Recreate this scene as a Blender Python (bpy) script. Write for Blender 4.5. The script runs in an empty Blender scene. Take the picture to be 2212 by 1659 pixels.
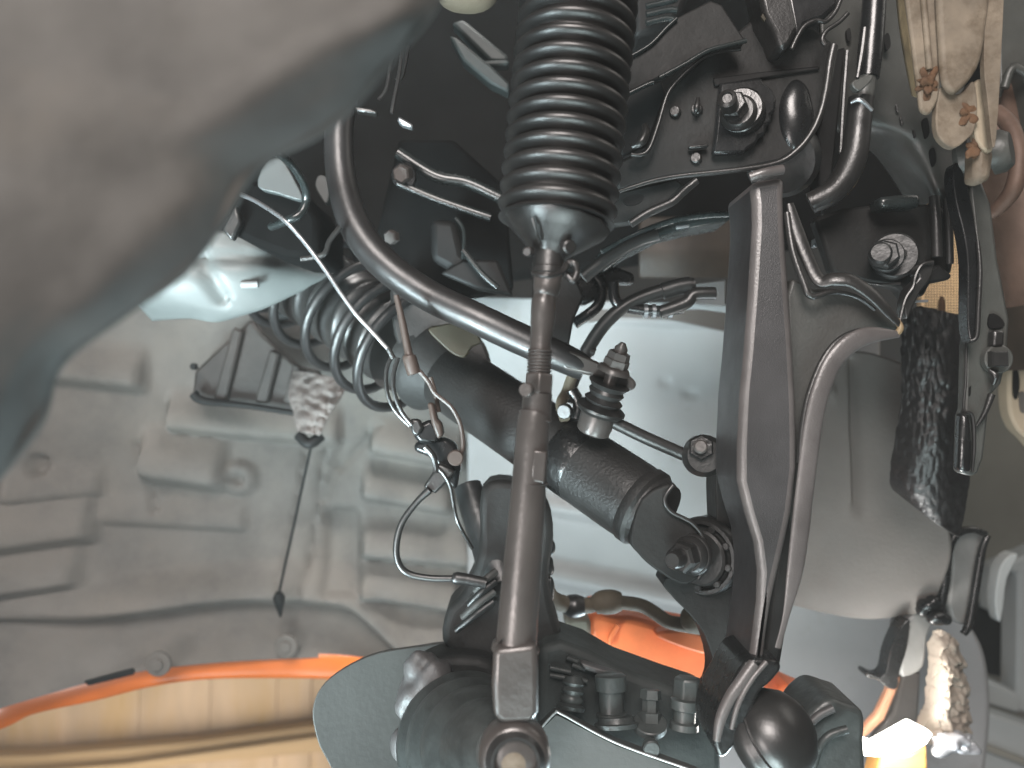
import bpy, math, random
from mathutils import Vector, Matrix, noise
random.seed(4)

# ------------------------------------------------------------------ camera, world, lights
SC = bpy.context.scene
F = 1750.0                       # focal length in pixels of a 2212 x 1659 frame
CZ = 1.0                         # camera height
cam_d = bpy.data.cameras.new('camera'); cam = bpy.data.objects.new('camera', cam_d)
SC.collection.objects.link(cam); SC.camera = cam
cam.location = (0, 0, CZ); cam.rotation_euler = (math.radians(90), 0, 0)
cam_d.sensor_width = 36; cam_d.lens = 36 * F / 2212
cam_d.clip_start = 0.02; cam_d.clip_end = 50
cam_d.dof.use_dof = True; cam_d.dof.focus_distance = 0.56; cam_d.dof.aperture_fstop = 5.0

world = bpy.data.worlds.new('World'); SC.world = world; world.use_nodes = True
bg = world.node_tree.nodes['Background']
bg.inputs[0].default_value = (0.80, 0.78, 0.74, 1); bg.inputs[1].default_value = 0.045

def area(name, loc, target, size, power, color, size_y=None, spread=180):
    l = bpy.data.lights.new(name, 'AREA'); l.energy = power; l.color = color
    l.size = size; l.spread = math.radians(spread)
    if size_y: l.shape = 'RECTANGLE'; l.size_y = size_y
    o = bpy.data.objects.new(name, l); SC.collection.objects.link(o)
    o.location = loc
    o.rotation_euler = (Vector(target) - Vector(loc)).to_track_quat('-Z', 'Y').to_euler()
    return o
# workshop light behind the camera (warm), daylight from the open side (cool), daylight in the wheel arch
area('workshop_light', (-0.14, -0.58, 1.80), (0.0, 0.6, 0.95), 0.58, 30, (1.0, 0.92, 0.88))
area('front_fill', (-0.50, -0.28, 0.72), (0.05, 0.5, 0.85), 0.32, 6.0, (1.0, 0.91, 0.88))  # added front fill, puts highlights on tie rod and arm
area('daylight_low', (-0.62, 0.10, 0.45), (-0.2, 0.68, 1.0), 0.16, 4.4, (0.76, 0.95, 1.0), 0.5, 46)
area('veil_fill', (0.0, 0.12, 0.30), (0.05, 0.56, 0.75), 0.45, 1.7, (0.80, 0.97, 0.98), None, 66)  # added cool light from below, lifts the lower parts like lens veil
area('daylight_gap', (0.28, 0.72, 0.36), (-0.10, 0.25, 1.06), 0.30, 1.6, (0.74, 0.93, 1.0), None, 60)
area('daylight_arch', (0.20, 0.80, 0.26), (0.13, 1.08, 0.75), 0.35, 2.2, (0.88, 0.95, 1.0))
area('liner_top_fill', (-0.05, 0.85, 1.52), (-0.18, 1.1, 0.70), 0.30, .9, (1.0, 0.96, 0.92), None, 46)  # added light out of view, brightens the liner from above
area('wall_light', (-0.9, 1.75, -0.4), (-0.95, 2.6, -0.1), 0.9, 11, (1.0, 0.94, 0.86))
area('hall_light', (1.25, 0.7, 1.9), (0.85, 1.4, 0.7), 0.8, 4, (1.0, 0.95, 0.88))

vs = SC.view_settings
vs.view_transform = 'Standard'; vs.look = 'None'; vs.exposure = 0.0; vs.gamma = 1.0
SC.cycles.use_denoising = True
SC.cycles.max_bounces = 6

# ------------------------------------------------------------------ helpers
def P(x, y, d): return Vector(((x - 1106) / F * d, d, CZ - (y - 829.5) / F * d))
def M(r, d): return r * d / F

def srgb(r, g, b):
    f = lambda c: (c / 255 / 12.92) if c < 11 else ((c / 255 + .055) / 1.055) ** 2.4
    return (f(r), f(g), f(b))

MATS = {}
def mat(name, color, rough=0.5, metal=0.0, bump=0.0, bscale=150, var=0.25, vscale=25, color2=None,
        amount=0.5, c2scale=40, coat=0.0, spec=0.5, rvar=0.12, emit=None, estr=0, stretch=None):
    if name in MATS: return MATS[name]
    m = bpy.data.materials.new(name); m.use_nodes = True; MATS[name] = m
    nt = m.node_tree; N = nt.nodes; L = nt.links; b = N['Principled BSDF']
    tc = N.new('ShaderNodeTexCoord'); co = tc.outputs['Object']
    if stretch:
        mp = N.new('ShaderNodeMapping'); mp.inputs['Scale'].default_value = stretch
        L.new(co, mp.inputs['Vector']); co = mp.outputs['Vector']
    def nz(scale, detail=6, rough_=.6):
        n = N.new('ShaderNodeTexNoise'); n.inputs['Scale'].default_value = scale
        n.inputs['Detail'].default_value = detail; n.inputs['Roughness'].default_value = rough_
        L.new(co, n.inputs['Vector']); return n.outputs['Fac']
    def ramp(src, a, c, p0=.3, p1=.7):
        r = N.new('ShaderNodeValToRGB'); r.color_ramp.elements[0].position = p0; r.color_ramp.elements[1].position = p1
        r.color_ramp.elements[0].color = a; r.color_ramp.elements[1].color = c
        L.new(src, r.inputs[0]); return r.outputs[0]
    lo = tuple(c * (1 - var) for c in color) + (1,); hi = tuple(min(1, c * (1 + var)) for c in color) + (1,)
    col = ramp(nz(vscale), lo, hi)
    if color2:
        mx = N.new('ShaderNodeMix'); mx.data_type = 'RGBA'
        fac = ramp(nz(c2scale, 8, .7), (0, 0, 0, 1), (1, 1, 1, 1), 1 - amount - .12, 1 - amount + .12)
        L.new(fac, mx.inputs[0]); L.new(col, mx.inputs[6]); mx.inputs[7].default_value = (*color2, 1)
        col = mx.outputs[2]
    L.new(col, b.inputs['Base Color'])
    rr = N.new('ShaderNodeMapRange'); rr.inputs[3].default_value = max(.03, rough - rvar); rr.inputs[4].default_value = min(1, rough + rvar)
    L.new(nz(vscale * 2.3), rr.inputs[0]); L.new(rr.outputs[0], b.inputs['Roughness'])
    b.inputs['Metallic'].default_value = metal
    b.inputs['Specular IOR Level'].default_value = spec
    b.inputs['Coat Weight'].default_value = coat; b.inputs['Coat Roughness'].default_value = .12
    if bump:
        bn = N.new('ShaderNodeBump'); bn.inputs['Strength'].default_value = bump; bn.inputs['Distance'].default_value = .001
        L.new(nz(bscale, 4, .55), bn.inputs['Height']); L.new(bn.outputs[0], b.inputs['Normal'])
    if emit:
        b.inputs['Emission Color'].default_value = (*emit, 1); b.inputs['Emission Strength'].default_value = estr
    return m

gloss = mat('black_coating', (.009, .009, .009), .27, bump=.3, bscale=260, var=.4, spec=.75, color2=(.035, .031, .027), amount=.24, c2scale=55, rvar=.10)
mdark = mat('matte_black_steel', (.013, .013, .0125), .62, bump=.4, bscale=200, var=.4, spec=.3)
gloss2 = mat('black_coating_wet', (.010, .0105, .011), .27, bump=.25, bscale=120, var=.4, spec=.6, rvar=.08)
satin = mat('black_satin', (.014, .0135, .013), .36, bump=.25, bscale=400, var=.35, spec=.75, color2=(.045, .040, .035), amount=.26, c2scale=70)
grain = mat('black_grained', (.032, .031, .032), .40, bump=.35, bscale=1300, var=.3, spec=.5)
rubber = mat('black_rubber', (.016, .0155, .015), .36, bump=.10, bscale=500, var=.3, spec=.8, color2=(.032, .030, .028), amount=.30, c2scale=60)
crust = mat('crusted_coating', (.010, .010, .010), .28, bump=1.0, bscale=150, var=.4, spec=.7)
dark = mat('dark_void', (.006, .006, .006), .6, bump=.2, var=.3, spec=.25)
void_m = mat('black_floorpan', (.004, .004, .004), .9, var=.3, spec=.05)  # even near-black, fully matte
steel = mat('coated_rod', (.070, .062, .058), .33, bump=.2, bscale=300, var=.25, spec=.9, metal=.25, color2=(.055, .046, .041), amount=.35, c2scale=50)
brown = mat('brown_plastic', (.05, .036, .03), .45, bump=.1, var=.25)
brownhose = mat('dusty_hose', (.095, .078, .054), .75, bump=.4, bscale=300, var=.3)
liner = mat('dusty_grey_plastic', (.122, .117, .108), .72, bump=.4, bscale=260, var=.28, vscale=14, color2=(.158, .147, .131), amount=.45, c2scale=8)
cover_m = mat('grey_felt', (.060, .0585, .054), .85, bump=.4, bscale=160, var=.3, vscale=22, color2=(.078, .072, .062), amount=.35, c2scale=12)
pale = mat('pale_primer', (.215, .218, .218), .5, bump=.15, bscale=200, var=.08, vscale=8, color2=(.15, .142, .13), amount=.3, c2scale=14)
brownpanel = mat('brown_grey_panel', (.095, .086, .079), .7, bump=.3, bscale=300, var=.15, vscale=14, color2=(.18, .18, .176), amount=.22, c2scale=9)
orange = mat('orange_paint', (.78, .20, .035), .35, var=.06, coat=.4)
caliper_m = mat('orange_caliper', (.86, .20, .06), .5, bump=.2, var=.12, color2=(.16, .07, .04), amount=.22, c2scale=45)
alu = mat('dirty_aluminium', (.15, .122, .09), .7, bump=.6, bscale=70, var=.35, vscale=45, color2=(.075, .053, .032), amount=.42, c2scale=55)
rust = mat('rust', (.085, .044, .021), .85, bump=.8, bscale=260, var=.4, vscale=90)
pipe_m = mat('rusty_pipe', (.12, .075, .055), .6, metal=.2, bump=.4, bscale=90, var=.3, vscale=20, color2=(.055, .033, .023), amount=.4, c2scale=18)
gold = mat('yellow_bush', (.026, .020, .009), .6, bump=.2, var=.2)
tan = mat('tan_boards', (.60, .44, .29), .7, bump=.3, var=.2, vscale=3, color2=(.56, .37, .16), amount=.42, c2scale=2.2, stretch=(3, 1, .6))
beam_m = mat('timber_beam', (.52, .36, .19), .7, bump=.3, var=.15, vscale=3, stretch=(.3, 1, 3))
greywall = mat('grey_green_panel', (.26, .255, .22), .8, bump=.2, var=.15, vscale=5)
postm = mat('pale_blue_steel', (.40, .43, .43), .55, var=.1, vscale=5)
cream = mat('cream_steel', (.40, .33, .24), .6, var=.1)
cloth = mat('crumpled_cloth', (.34, .29, .24), .85, bump=.5, bscale=90, var=.2, vscale=30, color2=(.30, .24, .18), amount=.3, c2scale=26)
foil = mat('silver_foil', (.62, .64, .68), .3, metal=.6, bump=.5, bscale=70, var=.15)
tape = mat('grubby_tape', (.115, .098, .09), .7, bump=.9, bscale=140, var=.35, vscale=60)
yellow = mat('amber_plastic', (.60, .32, .09), .4, var=.1, emit=(1, .55, .12), estr=.02)
lampm = mat('lamp_lens', (.9, .9, .85), .4, emit=(1, .98, .9), estr=9)
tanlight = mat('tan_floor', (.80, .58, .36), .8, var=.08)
shiny = mat('bare_metal', (.26, .27, .28), .3, metal=.7, bump=.2, var=.2)
shieldm = mat('dust_shield_grey', (.038, .039, .037), .6, bump=.3, bscale=200, var=.2, vscale=14)

kdark = mat('knuckle_dark', (.014, .015, .015), .4, bump=.5, bscale=160, var=.4, vscale=40, spec=.6)
knuck = mat('knuckle_cast_veil', (.040, .045, .044), .40, bump=.5, bscale=160, var=.4, vscale=40, spec=.55)  # lightened teal tint stands in for milky lens veil over the castings
glazed = mat('sheet_metal_dark', (.016, .020, .020), .26, bump=.15, bscale=90, var=.3, spec=.6)

def link(me, name, m, parent=None, smooth=True, angle=40, bevel=0, segs=2, solid=0, subd=0):
    o = bpy.data.objects.new(name, me); SC.collection.objects.link(o)
    me.materials.append(m)
    if smooth:
        me.shade_smooth(); me.set_sharp_from_angle(angle=math.radians(angle))
    if solid:
        s = o.modifiers.new('thickness', 'SOLIDIFY'); s.thickness = solid; s.offset = 0
    if bevel:
        b = o.modifiers.new('edges', 'BEVEL'); b.width = bevel; b.segments = segs; b.limit_method = 'ANGLE'; b.angle_limit = math.radians(38)
    if subd:
        s = o.modifiers.new('sub', 'SUBSURF'); s.levels = subd; s.render_levels = subd
    if parent is not None:
        o.parent = parent
        o.matrix_parent_inverse = (Matrix.Translation(parent.location)).inverted() if parent.type == 'EMPTY' else Matrix()
    return o

def raw(name, V, Fc, m, parent=None, **k):
    me = bpy.data.meshes.new(name); me.from_pydata([tuple(v) for v in V], [], Fc)
    # consistent outward normals
    import bmesh
    bm = bmesh.new(); bm.from_mesh(me); bmesh.ops.recalc_face_normals(bm, faces=bm.faces); bm.to_mesh(me); bm.free()
    return link(me, name, m, parent, **k)

def tag(o, label, cat, group=None, kind=None):
    if label: o['label'] = label
    if cat: o['category'] = cat
    if group: o['group'] = group
    if kind: o['kind'] = kind
    return o
def thing(name, label, cat, at, group=None):
    e = bpy.data.objects.new(name, None); SC.collection.objects.link(e)
    e.location = P(*at); e.empty_display_size = .02
    return tag(e, label, cat, group)

def cat_rom(pts, res):
    n = len(pts); out = []
    if n == 2:
        return [tuple(a + (b - a) * i / res for a, b in zip(pts[0], pts[1])) for i in range(res + 1)]
    for i in range(n - 1):
        p0 = pts[max(i - 1, 0)]; p1 = pts[i]; p2 = pts[i + 1]; p3 = pts[min(i + 2, n - 1)]
        for s in range(res):
            t = s / res
            out.append(tuple(.5 * (2 * b + (c - a) * t + (2 * a - 5 * b + 4 * c - e) * t * t + (3 * b - a - 3 * c + e) * t ** 3)
                             for a, b, c, e in zip(p0, p1, p2, p3)))
    out.append(tuple(pts[-1])); return out

def sweep(C, R, n=16, flat=None):
    """circle of radius R[i] swept along 3-D points C; flat = (vector, factor) squashes along that vector"""
    V = []; Fc = []
    T = [(C[min(i + 1, len(C) - 1)] - C[max(i - 1, 0)]).normalized() for i in range(len(C))]
    up = Vector((0, 1, 0)) if abs(T[0].y) < .9 else Vector((1, 0, 0))
    u = (up - T[0] * up.dot(T[0])).normalized()
    for i, c in enumerate(C):
        u = (u - T[i] * u.dot(T[i])).normalized(); w = T[i].cross(u)
        for k in range(n):
            a = 2 * math.pi * k / n
            ca, sa = math.cos(a), math.sin(a)
            fu = flat[i] if flat else 1
            V.append(c + (u * ca * fu + w * sa) * R[i])
    for i in range(len(C) - 1):
        for k in range(n):
            Fc.append((i * n + k, i * n + (k + 1) % n, (i + 1) * n + (k + 1) % n, (i + 1) * n + k))
    Fc.append(tuple(range(n))); Fc.append(tuple(len(V) - n + k for k in range(n)))
    return V, Fc

def tube(name, pts, m, parent=None, r=None, n=16, res=8, flat=None, **k):
    """pts (x, y, d[, r]) in pixels and metres"""
    q = [tuple(P(*p[:3])) + (M(p[3] if len(p) > 3 else r, p[2]),) for p in pts]
    s = cat_rom(q, res)
    V, Fc = sweep([Vector(a[:3]) for a in s], [a[3] for a in s], n, flat=[flat] * len(s) if flat else None)
    return raw(name, V, Fc, m, parent, **k)

def frame(ax):
    ax = ax.normalized(); up = Vector((0, 0, 1)) if abs(ax.z) < .9 else Vector((1, 0, 0))
    u = (up - ax * up.dot(ax)).normalized(); return u, ax.cross(u), ax

def lathe(name, A, B, prof, m, parent=None, n=40, rot=0, caps=True, **k):
    """prof: (fraction along A-B, radius in metres)"""
    u, w, ax = frame(B - A); V = []; Fc = []
    for t, r in prof:
        c = A + (B - A) * t
        for j in range(n):
            a = 2 * math.pi * j / n + rot
            V.append(c + (u * math.cos(a) + w * math.sin(a)) * r)
    for i in range(len(prof) - 1):
        for j in range(n):
            Fc.append((i * n + j, i * n + (j + 1) % n, (i + 1) * n + (j + 1) % n, (i + 1) * n + j))
    if caps:
        Fc.append(tuple(range(n))); Fc.append(tuple(len(V) - n + j for j in range(n)))
    return raw(name, V, Fc, m, parent, **k)

def disc(name, c, ax, r, h, m, parent=None, n=40, chamfer=.15, rot=0, **k):
    """short cylinder: c back centre, ax direction, height h"""
    ax = ax.normalized(); ch = min(chamfer * h, r * .4)
    return lathe(name, c, c + ax * h, [(0, r), (1 - ch / h, r), (1, r - ch)], m, parent, n=n, rot=rot, angle=30, **k)

def prism(name, poly, m, thick, parent=None, d=None, bevel=.001, shift=(0, 0, 0), **k):
    """outline (x, y[, d]) given a real thickness along the depth axis (plus an optional shift)"""
    Fr = [P(p[0], p[1], p[2] if len(p) > 2 else d) for p in poly]
    off = Vector((0, thick, 0)) + Vector(shift)
    n = len(Fr); V = Fr + [v + off for v in Fr]
    Fc = [tuple(range(n)), tuple(range(2 * n - 1, n - 1, -1))] + [(i, (i + 1) % n, n + (i + 1) % n, n + i) for i in range(n)]
    return raw(name, V, Fc, m, parent, bevel=bevel, angle=32, **k)

def smooth_poly(poly, res=5):
    p = [tuple(a) for a in poly]; n = len(p); out = []
    for i in range(n):
        p0, p1, p2, p3 = p[i - 1], p[i], p[(i + 1) % n], p[(i + 2) % n]
        for s in range(res):
            t = s / res
            out.append(tuple(.5 * (2 * b + (c - a) * t + (2 * a - 5 * b + 4 * c - e) * t * t + (3 * b - a - 3 * c + e) * t ** 3)
                             for a, b, c, e in zip(p0, p1, p2, p3)))
    return out

def sheet(name, rows, m, thick=.002, parent=None, ru=8, rv=8, disp=None, **k):
    """lofted sheet through rows of (x, y, d); disp(x, y) moves it towards the viewer (metres)"""
    rows = [cat_rom(r, ru) for r in rows]
    cols = [cat_rom([r[i] for r in rows], rv) for i in range(len(rows[0]))]
    nu = len(cols); nv = len(cols[0])
    V = []
    for i in range(nu):
        for j in range(nv):
            x, y, d = cols[i][j]
            V.append(P(x, y, d) - Vector((0, disp(x, y) if disp else 0, 0)))
    Fc = [(i * nv + j, (i + 1) * nv + j, (i + 1) * nv + j + 1, i * nv + j + 1) for i in range(nu - 1) for j in range(nv - 1)]
    me = bpy.data.meshes.new(name); me.from_pydata([tuple(v) for v in V], [], Fc)
    return link(me, name, m, parent, solid=thick, angle=60, **k)

def lump(name, c, rx, ry, rz, m, parent=None, amp=.25, freq=30, seed=0, seg=40, rings=26):
    V = []; Fc = []
    for i in range(rings + 1):
        th = math.pi * i / rings
        for j in range(seg):
            ph = 2 * math.pi * j / seg
            v = Vector((math.sin(th) * math.cos(ph), math.sin(th) * math.sin(ph), math.cos(th)))
            q = Vector((v.x * rx, v.y * ry, v.z * rz))
            s = 1 + amp * (abs(noise.noise(q * freq + Vector((seed, 0, 0)))) * 2 - .4) + amp * .5 * noise.noise(q * freq * 2.7)
            V.append(c + q * s)
    for i in range(rings):
        for j in range(seg):
            Fc.append((i * seg + j, i * seg + (j + 1) % seg, (i + 1) * seg + (j + 1) % seg, (i + 1) * seg + j))
    return raw(name, V, Fc, m, parent, angle=80)

def sstep(a, b, x):
    t = max(0, min(1, (x - a) / (b - a))); return t * t * (3 - 2 * t)
def seg_dist(x, y, x0, y0, x1, y1):
    dx, dy = x1 - x0, y1 - y0; t = max(0, min(1, ((x - x0) * dx + (y - y0) * dy) / (dx * dx + dy * dy)))
    px, py = x0 + t * dx, y0 + t * dy
    return math.hypot(x - px, y - py), y - py

BACK = Vector((0, 1, 0)); FRONT = Vector((0, -1, 0))

# ------------------------------------------------------------------ far background
wall = thing('timber_wall', 'tan boarded workshop wall beyond the orange fender edge', 'wall', (350, 1700, 2.6))
DW = 2.6
xs = [-260, -60, 130, 305, 458, 602, 676, 800, 980, 1200]
for a, b in zip(xs[:-1], xs[1:]):
    prism('plank', [(a + .6, 1330), (b - .6, 1330), (b - 10.6, 1800), (a - 9.4, 1800)], tan, .03, wall, d=DW + random.uniform(0, .012), bevel=.001)
bm_ = prism('beam', [(-250, 1640), (80, 1632), (420, 1603), (700, 1566), (1000, 1530), (1000, 1575), (700, 1626), (420, 1650), (80, 1690), (-250, 1700)], beam_m, .06, wall, d=DW - .08, bevel=.006)
prism('ledge', [(-250, 1690), (270, 1650), (700, 1590), (1000, 1548), (1000, 1560), (700, 1603), (270, 1664), (-250, 1704)], beam_m, .03, bm_, d=DW - .115, bevel=.004)

# right side: garage floor seen past the car, lift column, cream bracket
floor = prism('floor', [(1980, 820), (2420, 640), (2420, 1850), (1700, 1850), (1830, 1400)], greywall, .02, d=2.0, bevel=0)
tag(floor, None, None, kind='structure')
post = thing('lift_post', 'pale blue grey steel lift post beyond the black hanger loop', 'lift post', (2180, 1600, 1.35))
for nm, poly in (('upright', [(2150, 1230), (2260, 1180), (2270, 1560), (2196, 1535), (2200, 1240), (2180, 1235), (2164, 1300), (2150, 1330)]),
                 ('foot', [(2050, 1440), (2140, 1470), (2205, 1500), (2205, 1545), (2090, 1510), (2050, 1490)]),
                 ('plinth', [(1990, 1530), (2110, 1530), (2270, 1585), (2270, 1760), (1960, 1760)])):
    prism(nm, poly, postm, .05, post, d=1.35 if nm != 'plinth' else 1.30, bevel=.006)
prism('dark_recess', [(2090, 1350), (2180, 1240), (2196, 1300), (2196, 1470), (2060, 1440)], dark, .02, post, d=1.45)
prism('edge_strip', [(2000, 1582), (2060, 1580), (2240, 1650), (2240, 1664), (2060, 1596), (2000, 1600)], greywall, .02, post, d=1.29)
cb = thing('cream_bracket', 'cream perforated steel piece at the picture edge below the rusty pipe', 'bracket', (2200, 930, .85))
crm = prism('plate', smooth_poly([(2232, 650), (2196, 690), (2182, 760), (2178, 850), (2186, 905), (2215, 945), (2290, 990), (2290, 650)], 4), cream, .02, cb, d=.85, bevel=.003)
prism('slot', smooth_poly([(2190, 800), (2199, 800), (2203, 830), (2197, 862), (2189, 850)], 4), dark, .004, crm, d=.848, bevel=0)
prism('slot', smooth_poly([(2203, 850), (2214, 850), (2214, 890), (2205, 885)], 4), brownpanel, .004, crm, d=.848, bevel=0)

# ------------------------------------------------------------------ car body shell: underbody, liners
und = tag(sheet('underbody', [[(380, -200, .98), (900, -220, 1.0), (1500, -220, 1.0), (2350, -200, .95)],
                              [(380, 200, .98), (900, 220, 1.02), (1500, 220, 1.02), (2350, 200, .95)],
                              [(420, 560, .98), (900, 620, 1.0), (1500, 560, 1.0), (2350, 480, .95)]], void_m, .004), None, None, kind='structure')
ribs = [(90, 806, 300, 830, 22, .011), (385, 918, 720, 948, 20, .012), (330, 1018, 470, 1038, 26, .014), (-40, 1182, 190, 1150, 26, .012),
        (820, 968, 985, 1000, 18, .012), (800, 1066, 960, 1096, 18, .012), (800, 1190, 1005, 1210, 18, .012), (800, 1276, 975, 1306, 18, .012),
        (20, 1080, 210, 1060, 18, .006), (-40, 1280, 160, 1250, 22, .010), (230, 1120, 520, 1135, 16, .004)]
def liner_disp(x, y):
    h = 0
    for x0, y0, x1, y1, r, a in ribs:
        dd, s = seg_dist(x, y, x0, y0, x1, y1)
        if dd < r * 4.5:      # ledge: slow rise above, abrupt fall below
            side = sstep(-4.4 * r, -.2 * r, s) * (1 - max(0, min(1, s / (.95 * r))))
            ends = 1 - sstep(r * .2, r * 1.2, max(0, min(x0, x1) - x, x - max(x0, x1)))
            h = max(h, 2.2 * a * side * ends)
    # long step above the rim
    yl = 1330 - 40 * sstep(150, 560, x) + 30 * sstep(640, 900, x) + 90 * sstep(740, 900, x)
    h += .024 * sstep(yl - 90, yl - 12, y) * (1 - max(0, min(1, (y - yl + 8) / 26))) * sstep(-100, 330, x)
    h -= .018 * sstep(yl, yl + 24, y)
    # boss with hole and vertical seams
    dd = math.hypot(x - 520, y - 1032); h += .010 * (1 - sstep(24, 44, dd)) - .008 * (1 - sstep(9, 17, dd))
    dd = math.hypot(x - 80, y - 1005); h -= .012 * (1 - sstep(16, 32, dd))
    h -= .012 * sstep(690, 712, x) * (1 - sstep(764, 786, x)) * sstep(1085, 1110, y) * (1 - sstep(1270, 1290, y))
    for x0, y0, x1, y1, w in ((700, 970, 655, 1300, 6), (664, 965, 602, 1290, 5), (300, 960, 340, 1100, 8), (740, 960, 700, 1080, 10), (820, 920, 735, 1010, 9)):
        dd, s = seg_dist(x, y, x0, y0, x1, y1); h -= .005 * (1 - sstep(w * .4, w * 1.6, dd))
    h += .004 * noise.noise(Vector((x / 190, y / 120, 0)))
    return h
lin = tag(sheet('wheel_arch_liner',
    [[(-160, 560, .80), (250, 580, .92), (650, 600, 1.0), (1000, 640, 1.06), (1330, 660, 1.12)],
     [(-160, 900, .84), (250, 880, .95), (650, 880, 1.04), (1000, 900, 1.10), (1330, 900, 1.16)],
     [(-160, 1200, .86), (250, 1180, .98), (650, 1170, 1.06), (1000, 1170, 1.12), (1330, 1160, 1.18)],
     [(-160, 1420, .86), (250, 1370, .97), (650, 1345, 1.05), (1000, 1370, 1.12), (1330, 1400, 1.18)],
     [(-160, 1588, .85), (250, 1470, .95), (650, 1432, 1.03), (1000, 1440, 1.10), (1330, 1480, 1.16)]], liner, .003, ru=44, rv=52, disp=liner_disp),
    'dusty grey ribbed plastic wheel arch liner on the left', 'wheel arch liner')
for (x, y, d) in ((619, 1394, 1.03), (345, 1432, .955)):
    c = P(x, y, d)
    f_ = disc('fastener', c, FRONT, .0145, .006, liner, lin)
    disc('fastener_head', c + FRONT * .006, FRONT, .007, .004, liner, f_)
prism('clip_slot', [(180, 1472), (285, 1444), (290, 1450), (288, 1458), (190, 1482)], dark, .004, lin, d=.93)
# orange fender lip
lip = tag(tube('fender_edge', [(-120, 1590, .93), (0, 1548, .95), (70, 1516, .96), (200, 1488, .98), (320, 1458, 1.0), (430, 1442, 1.02), (560, 1438, 1.04), (740, 1442, 1.06), (860, 1462, 1.08)],
               orange, r=26, n=20, res=8, flat=.18), 'orange painted fender edge under the grey liner', 'fender')
tube('flange', [(-120, 1616, .94), (0, 1565, .96), (70, 1536, .97), (200, 1506, .99), (320, 1477, 1.01), (430, 1460, 1.03), (560, 1453, 1.05), (740, 1449, 1.07)], orange, lip, r=7, n=10)

def pale_disp(x, y):
    h = 0
    for x0, y0, x1, y1, w, a in ((1180, 1090, 1420, 1130, 26, .014), (1180, 1236, 1500, 1300, 34, .02), (1300, 690, 1600, 700, 14, .006), (1180, 1010, 1330, 1050, 26, -.008)):
        dd, s = seg_dist(x, y, x0, y0, x1, y1); h += a * (1 - sstep(w * .1, w, dd))
    for x0, y0 in ((1436, 825), (1490, 849)):
        h -= .006 * (1 - sstep(4, 13, math.hypot(x - x0, y - y0)))
    return h + .003 * noise.noise(Vector((x / 150, y / 150, 3)))
inner = tag(sheet('inner_fender', [[(1010, 640, 1.06), (1300, 650, 1.04), (1600, 660, 1.0), (1900, 690, .96)],
                                   [(1010, 820, 1.08), (1300, 830, 1.06), (1600, 840, 1.02), (1900, 860, .97)],
                                   [(1010, 1060, 1.10), (1300, 1080, 1.08), (1600, 1100, 1.03), (1900, 1120, .98)],
                                   [(1010, 1300, 1.10), (1300, 1330, 1.09), (1600, 1360, 1.05), (2120, 1400, 1.0)],
                                   [(1010, 1600, 1.08), (1300, 1640, 1.08), (1600, 1680, 1.06), (2120, 1720, 1.0)]], pale, .003, ru=26, rv=26, disp=pale_disp),
            'pale grey bare inner fender panel behind the shock absorber', 'body panel')
def bp_disp(x, y):
    h = .0012 * noise.noise(Vector((x / 120, y / 120, 7)))
    dd = math.hypot(x - 1785, y - 852); h += .006 * (1 - sstep(14, 22, dd)) * sstep(5, 14, dd)
    dd, s = seg_dist(x, y, 1840, 780, 1850, 1100); h -= .006 * (1 - sstep(0, 14, dd))
    return h
flap = tag(sheet('rear_arch_liner', [[(1690, 735, .850), (1780, 752, .832), (1880, 762, .814), (1962, 790, .798)],
                                     [(1690, 900, .852), (1780, 900, .834), (1880, 900, .816), (1960, 930, .800)],
                                     [(1690, 1080, .856), (1780, 1080, .838), (1900, 1090, .815), (2052, 1150, .785)],
                                     [(1690, 1250, .862), (1780, 1258, .844), (1890, 1270, .822), (2030, 1272, .795)],
                                     [(1690, 1300, .868), (1780, 1322, .850), (1880, 1336, .830), (1992, 1322, .808)]], brownpanel, .003, ru=12, rv=12, disp=bp_disp),
           'brownish grey arch panel to the right of the control arm', 'wheel arch liner')
disc('plug', P(1786, 852, .845), FRONT, .010, .010, pale, flap)
lightpanel = tag(sheet('chassis_leg', [[(300, 560, .74), (440, 500, .74), (540, 520, .75), (640, 560, .77), (715, 592, .78)],
                                       [(300, 610, .73), (430, 590, .73), (540, 590, .74), (630, 600, .76), (690, 606, .775)],
                                       [(290, 640, .74), (400, 650, .74), (500, 665, .75), (570, 660, .76), (650, 625, .77)],
                                       [(330, 690, .77), (410, 685, .76), (470, 692, .76), (545, 668, .77), (620, 636, .78)]], mat('cool_primer', (.105, .115, .113), .5, bump=.1, var=.1), .004, ru=8, rv=8,
                       disp=lambda x, y: -.006 * (1 - sstep(10, 22, seg_dist(x, y, 430, 560, 480, 640)[0])) - .005 * (1 - sstep(8, 16, seg_dist(x, y, 440, 553, 600, 560)[0]))),
                 'pale blue grey chassis leg beside the blurred cover', 'chassis leg')
tube('weld_stud', [(522, 615, .738), (558, 614, .738)], pale, lightpanel, r=8, n=12, res=3)

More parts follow.
